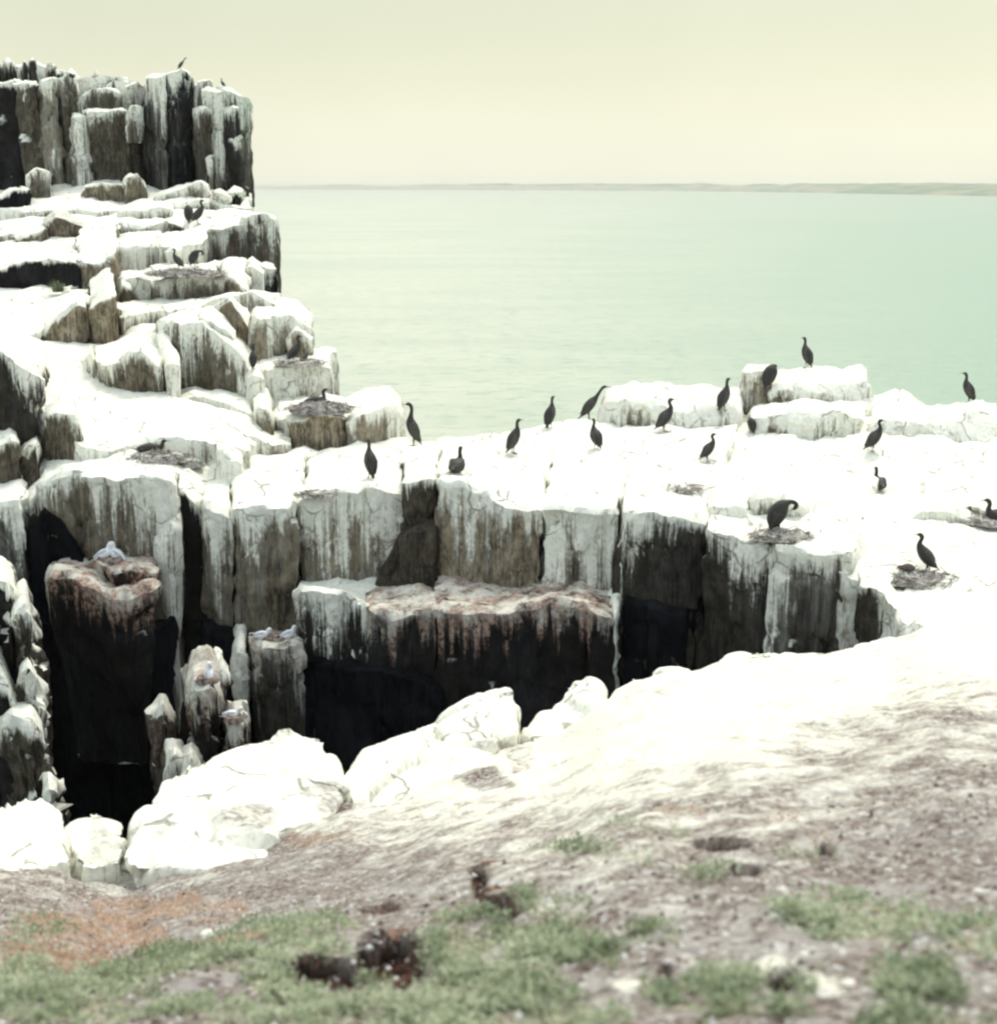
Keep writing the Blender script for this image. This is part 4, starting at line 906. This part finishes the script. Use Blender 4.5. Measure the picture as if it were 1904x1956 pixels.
POSES['leaning'] = dict(sp=[(-.30, .01, .018, .006), (-.24, .06, .034, .012), (-.19, .12, .055, .045), (-.13, .20, .076, .070), (-.06, .29, .084, .076), (.01, .37, .066, .062), (.06, .43, .042, .042),
    (.10, .49, .030, .031), (.135, .545, .024, .026), (.17, .595, .024, .026), (.215, .628, .028, .028), (.25, .632, .022, .020), (.268, .630, .012, .012)],
    bill=[(.262, .630, .010, .010), (.31, .628, .006, .006), (.35, .622, .005, .005), (.353, .614, .003, .003)], leg=(-.09, .17), wing=[(.0, .38, .02, .05), (-.07, .29, .024, .062), (-.14, .20, .018, .045), (-.23, .10, .008, .016)])
POSES['curved'] = dict(sp=[(-.25, .05, .018, .006), (-.20, .085, .034, .012), (-.145, .13, .058, .045), (-.095, .19, .080, .074), (-.035, .265, .088, .082), (.02, .335, .074, .070), (.058, .40, .046, .048),
    (.07, .455, .032, .034), (.052, .505, .027, .028), (.04, .545, .026, .030), (.062, .582, .030, .032), (.094, .588, .023, .022), (.114, .585, .012, .012)],
    bill=[(.108, .585, .010, .010), (.15, .582, .006, .006), (.178, .578, .005, .005), (.182, .570, .003, .003)], leg=(-.07, .15), wing=[(.0, .345, .022, .055), (-.06, .27, .026, .068), (-.12, .18, .020, .046), (-.20, .10, .008, .016)])
POSES['hunched'] = dict(sp=[(-.17, .0, .018, .006), (-.14, .05, .038, .014), (-.11, .11, .066, .055), (-.08, .19, .090, .088), (-.04, .29, .100, .100), (.01, .38, .092, .09), (.045, .44, .062, .060), (.075, .465, .040, .036), (.10, .455, .026, .026), (.105, .43, .018, .018)],
    bill=[(.104, .436, .010, .010), (.10, .40, .006, .006), (.09, .375, .004, .004)], leg=(-.04, .14), wing=[(.0, .39, .024, .06), (-.05, .30, .028, .075), (-.10, .19, .022, .052), (-.15, .08, .008, .018)])
POSES['preening'] = dict(sp=[(-.17, .0, .020, .007), (-.15, .06, .040, .016), (-.12, .13, .068, .058), (-.085, .22, .090, .085), (-.03, .32, .094, .090), (.035, .40, .072, .066), (.10, .44, .042, .040),
    (.155, .445, .030, .030), (.20, .43, .026, .028), (.225, .395, .028, .030), (.21, .36, .029, .030), (.185, .342, .020, .020), (.172, .336, .011, .011)],
    bill=[(.178, .338, .010, .010), (.14, .32, .006, .006), (.115, .305, .004, .004)], leg=(-.04, .14), wing=[(.0, .37, .024, .055), (-.06, .29, .028, .072), (-.11, .18, .020, .05), (-.15, .06, .008, .018)])
POSES['sitting'] = dict(sp=[(-.34, .10, .018, .006), (-.27, .09, .038, .014), (-.20, .085, .064, .045), (-.12, .09, .090, .075), (-.02, .10, .098, .086), (.07, .125, .078, .074), (.12, .165, .046, .050),
    (.135, .215, .032, .034), (.125, .265, .026, .028), (.13, .305, .027, .030), (.155, .332, .030, .031), (.186, .334, .022, .021), (.204, .331, .012, .012)],
    bill=[(.198, .331, .010, .010), (.24, .327, .006, .006), (.268, .322, .005, .005), (.27, .315, .003, .003)], leg=None, wing=[(.06, .15, .022, .045), (-.04, .14, .026, .062), (-.15, .13, .020, .045), (-.26, .11, .008, .014)])
POSES['low'] = dict(sp=[(-.36, .12, .018, .006), (-.29, .10, .038, .014), (-.21, .09, .064, .045), (-.12, .09, .090, .075), (-.02, .095, .098, .084), (.07, .10, .078, .070), (.14, .12, .048, .046),
    (.175, .155, .034, .034), (.18, .195, .028, .030), (.20, .225, .030, .031), (.232, .226, .022, .021), (.250, .222, .012, .012)],
    bill=[(.244, .222, .010, .010), (.285, .216, .006, .006), (.31, .208, .005, .005)], leg=None, wing=[(.06, .13, .022, .045), (-.04, .135, .026, .060), (-.15, .13, .020, .045), (-.27, .12, .008, .014)])
SHAG_MESH = {}
def add_mesh(name, V, F, mat):
    me = bpy.data.meshes.new(name); me.from_pydata([tuple(v) for v in V], [], F); me.update()
    me.polygons.foreach_set('use_smooth', np.ones(len(me.polygons), bool)); me.materials.append(mat); return me
def leg_mesh(x, z, y, foot=.05, name='leg', mat=None):
    V1, F1 = loft([(x, z, .022, .026), (x+.01, z*.55, .010, .010), (x+.015, .03, .006, .006), (x+.02, .006, .007, .006)], 8, yoff=y)
    V = list(V1); F = list(F1); k = len(V); x0 = x+.005
    toes = [(x0+foot*1.5, y-.030), (x0+foot*1.8, y-.004), (x0+foot*1.4, y+.026), (x0-.02, y+.02)]
    V += [(x0, y, .016)]+[(a, b, .004) for a, b in toes]+[(x0, y, .001)]
    F += [(k, k+1, k+2), (k, k+2, k+3), (k, k+3, k+4), (k+5, k+2, k+1), (k+5, k+3, k+2), (k+5, k+4, k+3), (k, k+5, k+1), (k, k+4, k+5)]
    return add_mesh(name, V, F, mat or M_FOOT)
def shag_meshes(pose, side=0.0):
    key = (pose, side)
    if key in SHAG_MESH: return SHAG_MESH[key]
    p = POSES[pose]; zs = .42 if not pose in ('sitting', 'low') else .15
    V, F = loft([(a, b, c_*(1.12 if c_ > .045 and pose in ('hunched', 'curved') else 1.0), d*(1.18 if d > .045 and pose in ('hunched', 'preening') else 1.0)) for a, b, c_, d in p['sp']], 16); body = add_mesh('body', bend_side(V, 0, side, zs), F, M_SHAG)
    V, F = loft(p['bill'], 8); bill = add_mesh('bill', bend_side(V, 0, side, zs), F, M_BILL)
    out = [('body', body), ('bill', bill)]
    for s in (-1, 1):
        V, F = loft(p['wing'], 10); w = p['sp']
        V = np.array(V); yo = np.interp(V[:, 2], [0.0, .1, .2, .3, .4], [.014, .055, .086, .092, .062]) if zs > .3 else np.interp(V[:, 0], [-.3, -.2, -.05, .1], [.018, .062, .096, .068])
        V[:, 1] = V[:, 1]+s*yo
        out.append(('wing', add_mesh('wing', V, F, M_SHAGW)))
    if p['leg']:
        for s in (-1, 1): out.append(('leg', leg_mesh(p['leg'][0], p['leg'][1], s*.035)))
    SHAG_MESH[key] = out; return out
def shag(px, py, Y, pose, face, label, sc=1.0, side=0.0, tilt=0.0, group='dark seabirds standing and sitting on the cliff'):
    """face: degrees, 0 looks right, 180 looks left, 90 looks away"""
    sc *= 1.07; c = seat(px, py, Y)-[0, 0, .01]
    root = empty('shag', c, math.radians(face), sc); root.rotation_euler = (math.radians(tilt), 0, math.radians(face))
    for n, me in shag_meshes(pose, side):
        o = bpy.data.objects.new(n, me); COL.objects.link(o); o.parent = root
    return tag(root, label, 'seabird', group)

shag(348, 122, 58, 'leaning', 20, 'tiny dark seabird on the highest point of the sea stack', .62)
shag(425, 160, 58, 'curved', 160, 'tiny grey seabird on the right shoulder of the sea stack', .5)
shag(361, 424, 47, 'hunched', 100, 'left bird of the dark pair below the sea stack, head tucked away', 1.0)
shag(382, 427, 47, 'curved', 10, 'right bird of the dark pair below the sea stack, neck in an S', 1.12)
shag(338, 513, 42, 'curved', 172, 'dark seabird bowing to the left beside the upper stick nest', .85, tilt=0)
shag(374, 508, 42, 'preening', 15, 'dark seabird preening beside the upper stick nest', .88)
shag(485, 703, 33, 'upright', 90, 'faint dark seabird seen from behind on the narrow left ledge', .78)
shag(566, 693, 34.4, 'curved', 15, 'dark seabird upright on the seaward ledge nest, looking right', .98)
shag(606, 776, 31.5, 'sitting', 10, 'dark seabird sitting on the jutting stick nest above the ochre block', 1.0)
shag(292, 866, 28, 'low', 20, 'dark seabird sunk in the round nest at the left, only back and head showing', 1.0)
shag(707, 911, 26.6, 'upright', 110, 'dark seabird seen from behind, leftmost of those standing on the white top', 1.02)
shag(785, 836, 28.3, 'stretched', 175, 'tall dark seabird with stretched neck looking left out to sea', 1.12)
shag(874, 900, 26.4, 'sitting', 75, 'dark seabird sitting just behind the wall edge, neck up', 1.12)
shag(984, 864, 28.3, 'upright', 30, 'dark seabird standing between the sitting bird and the one on the skyline', .98)
shag(1052, 816, 30.6, 'upright', 60, 'upright dark seabird near the back rim, against the sea', .98)
shag(1132, 786, 32, 'leaning', 8, 'dark seabird leaning right with its neck thrust out to sea', 1.08)
shag(1136, 856, 28.6, 'curved', 115, 'dark seabird with ruffled wings just below the leaning one', .92, side=0.0)
shag(1273, 823, 30.2, 'curved', 15, 'dark seabird with curved neck alone in the middle of the right half', 1.06)
shag(1384, 783, 31.8, 'upright', 40, 'dark seabird standing in front of the long white mound', 1.0)
shag(1355, 880, 28, 'curved', 10, 'short hunched dark seabird below and right of the middle ones', .84)
shag(1434, 826, 30, 'hunched', 120, 'small dark seabird half hidden at the foot of the square white block', .62)
shag(1472, 738, 32.4, 'hunched', 20, 'round headless looking dark seabird preening on the corner of the square block', 1.02)
shag(1538, 694, 35.6, 'upright', 120, 'slim dark seabird on top of the square white block, highest at the right', 1.04)
shag(1846, 768, 32, 'upright', 140, 'dark seabird standing alone at the far right against the green sea', .98)
shag(1672, 861, 28.4, 'curved', 12, 'dark seabird standing on the white slope below the square block', .98)
shag(1677, 932, 26, 'sitting', 95, 'dark seabird sitting low on the white slope with its neck up', .98)
shag(1490, 1016, 23.3, 'preening', 8, 'large dark seabird preening on the ragged nest near the wall edge', 1.04)
shag(1762, 1092, 21.6, 'curved', 168, 'large dark seabird standing guard on the nest at the right', .96)
shag(1905, 985, 24.3, 'sitting', 165, 'dark seabird on a nest cut by the right edge of the photo', 1.1)
# chick at the guarding bird's feet
c = seat(1732, 1093, 21.6)
root = empty('chick', c, math.radians(180))
V, F = loft([(-.12, .05, .02, .02), (-.09, .06, .055, .045), (-.02, .075, .075, .062), (.05, .075, .062, .052), (.09, .08, .036, .034), (.125, .082, .030, .028), (.15, .07, .012, .012)], 14)
o = mesh_obj('body', V, F, M_CHICK, root)
V, F = loft([(.145, .07, .008, .008), (.175, .06, .003, .003)], 6); mesh_obj('bill', V, F, M_BILL, root)
tag(root, 'brown downy chick crouched left of the guarding bird', 'chick')
c = seat(581, 692, 34.2); root = empty('chick', c, 0)
V, F = loft([(-.10, .05, .02, .02), (-.07, .07, .05, .045), (0, .10, .065, .06), (.05, .15, .045, .045), (.07, .19, .028, .03), (.10, .195, .014, .014)], 12)
mesh_obj('body', V, F, M_CHICK, root); V, F = loft([(.095, .195, .008, .008), (.13, .185, .003, .003)], 6); mesh_obj('bill', V, F, M_BILL, root)
tag(root, 'dark young bird beside the adult on the seaward ledge nest', 'chick')

# kittiwakes
def kittiwake(px, py, Y, face, label, sc=1.0, stand=.0, pitch=0, group='white gulls on the chasm ledges'):
    c = seat(px, py, Y, 1.5); c = c-[0, 0, .02*sc]; root = empty('kittiwake', c, math.radians(face), sc)
    root.rotation_euler = (0, math.radians(pitch), math.radians(face))
    V, F = loft([(-.21, .085, .02, .006), (-.16, .085, .035, .018), (-.11, .085, .05, .04), (-.03, .085, .068, .062), (.05, .10, .062, .058), (.10, .135, .040, .042), (.125, .17, .034, .036), (.15, .19, .036, .036), (.18, .186, .020, .018)], 16)
    mesh_obj('body', V, F, M_GULL, root)
    V, F = loft([(.175, .186, .010, .010), (.205, .180, .006, .006), (.218, .172, .002, .002)], 8); mesh_obj('bill', V, F, M_YBILL, root)
    for s in (-1, 1):
        V, F = loft([(.06, .125, .014, .03), (0, .118, .020, .046), (-.08, .108, .018, .040), (-.16, .10, .010, .020)], 10); V[:, 1] += s*np.interp(V[:, 0], [-.16, 0, .06], [.030, .058, .050])
        w = mesh_obj('wing', V, F, M_GREY, root)
        V, F = loft([(-.15, .102, .010, .016), (-.21, .10, .006, .010), (-.255, .10, .002, .003)], 8); V[:, 1] += s*np.interp(V[:, 0], [-.255, -.15], [.008, .030])
        mesh_obj('wing_tip', V, F, M_TIP, w)
    return tag(root, label, 'gull', group)
kittiwake(203, 1066, 25.0, 15, 'left gull of the white pair touching heads on the rusty ledge', 1.15, pitch=-22)
kittiwake(217, 1066, 25.0, 165, 'right gull of the white pair touching heads on the rusty ledge', 1.2, pitch=-34)
kittiwake(500, 1220, 24.2, 12, 'white gull on the left of the small ledge nest, facing right', .92)
kittiwake(553, 1218, 24.2, 20, 'white gull on the right of the small ledge nest, head up', .92, pitch=-14)
kittiwake(400, 1292, 21.4, 110, 'white gull perched on the rounded mud pinnacle in the dark chasm', 1.0, pitch=-50)
kittiwake(443, 1373, 21.2, 8, 'white gull on the thin pillar low in the chasm', .92)

# =================================================================== nests
def nest(px, py, Y, r, h, label, seed, n=170, stick=.3, mat=None):
    c = seat(px, py, Y); rg = np.random.default_rng(seed)
    root = empty('nest', c)
    nu, nv = 36, 10; V = []
    for j in range(nv):
        t = j/(nv-1); rad = r*(1.15-t*.95) if t < .75 else r*(1.15-t*.95)
        z = h*math.sin(min(t/.55, 1)*math.pi/2) if t < .55 else h*(1-.45*(t-.55)/.45)
        for i in range(nu):
            a = i/nu*6.283; V.append((math.cos(a)*rad*1.15, math.sin(a)*rad*.85, z-.03))
    V = np.array(V); nn = fbm(V+seed, 7/max(r, .1)*.3, seed, 4); V *= (1+.22*nn)[:, None]
    V = np.vstack([V, [(0, 0, h*.55-.03)]]); F = []
    for j in range(nv-1):
        for i in range(nu): F.append((j*nu+i, j*nu+(i+1) % nu, (j+1)*nu+(i+1) % nu, (j+1)*nu+i))
    for i in range(nu): F.append(((nv-1)*nu+i, (nv-1)*nu+(i+1) % nu, len(V)-1))
    mesh_obj('mound', V, F, mat or M_NESTW, root)
    V = []; F = []
    for i in range(n):
        a = rg.random()*6.283; rr = r*rg.uniform(.35, 1.25); z = h*rg.uniform(.1, 1.05)*min(1, 1.35-rr/r*.8)
        p = np.array([math.cos(a)*rr*1.15, math.sin(a)*rr*.85, max(z, 0)]); ta = a+1.57+rg.normal(0, .6); l = stick*rg.uniform(.3, 1)
        d = np.array([math.cos(ta), math.sin(ta), rg.normal(0, .25)])*l*.5; w = .004+.006*rg.random()
        k = len(V); u = np.array([0, 0, w]); s_ = np.cross(d, u); s_ = s_/(np.linalg.norm(s_)+1e-9)*w
        for e in (p-d, p+d): V += [e+u, e+s_, e-u*.6, e-s_]
        for j in range(4): F.append((k+j, k+(j+1) % 4, k+4+(j+1) % 4, k+4+j))
        F += [(k, k+1, k+2, k+3), (k+7, k+6, k+5, k+4)]
    mesh_obj('sticks', V, F, M_STICK, root, smooth=False)
    return tag(root, label, 'nest', 'stick nests of the dark seabirds')
nest(304, 878, 27.6, .40, .16, 'round stick nest with a bird sunk in it at the left', 1, 320, .35)
nest(358, 524, 41, .75, .14, 'flat dark stick nest on the upper left ledge', 2, 340, .5, M_STICK)
nest(572, 694, 34, .42, .10, 'stick nest on the seaward ledge with the adult and young bird', 3, 200)
nest(612, 784, 31, .50, .18, 'overhanging stick nest above the ochre block', 4, 300, .45, M_STICK)
nest(1490, 1024, 23.0, .36, .08, 'ragged grey nest under the large preening bird', 5, 220)
nest(1746, 1106, 21.3, .46, .08, 'scattered grey nest under the bird with a chick', 6, 320, .4)
nest(1898, 992, 24, .40, .10, 'dark nest cut by the right edge of the photo', 7, 220)
nest(600, 944, 25.8, .26, .05, 'flattened abandoned nest above the streaked wall', 8, 120)
nest(352, 888, 27, .30, .05, 'loose spilled sticks right of the round nest', 9, 160, .4)
nest(1310, 932, 25.6, .30, .04, 'faint brownish nest remains in the middle of the white top', 10, 70)
def mudnest(px, py, Y, r, label, seed):
    c = seat(px, py, Y, 1.5); nu, nv = 24, 8; V = []
    for j in range(nv):
        t = j/(nv-1)
        rad = r*(1-.35*t) if t < .8 else r*.5; z = .10*min(1, t/.8)-.02 if t < .8 else .05
        for i in range(nu): a = i/nu*6.283; V.append((math.cos(a)*rad, math.sin(a)*rad, z))
    V = np.array(V); V *= (1+.25*fbm(V+seed, 9, seed, 3))[:, None]; V = np.vstack([V, [(0, 0, .04)]]); F = []
    for j in range(nv-1):
        for i in range(nu): F.append((j*nu+i, j*nu+(i+1) % nu, (j+1)*nu+(i+1) % nu, (j+1)*nu+i))
    for i in range(nu): F.append(((nv-1)*nu+i, (nv-1)*nu+(i+1) % nu, len(V)-1))
    o = mesh_obj('mud_nest', V, F, M_MUD); o.location = tuple(c); tag(o, label, 'nest', 'mud nests of the gulls')
mudnest(210, 1068, 24.9, .26, 'mud nest under the pair of gulls on the rusty ledge', 1)
mudnest(525, 1222, 24.1, .24, 'mud nest between the two gulls on the small ledge', 2)
mudnest(396, 1299, 21.3, .18, 'mud nest on the rounded pinnacle in the chasm', 3)
mudnest(447, 1375, 21.1, .16, 'mud nest on the thin pillar in the chasm', 4)
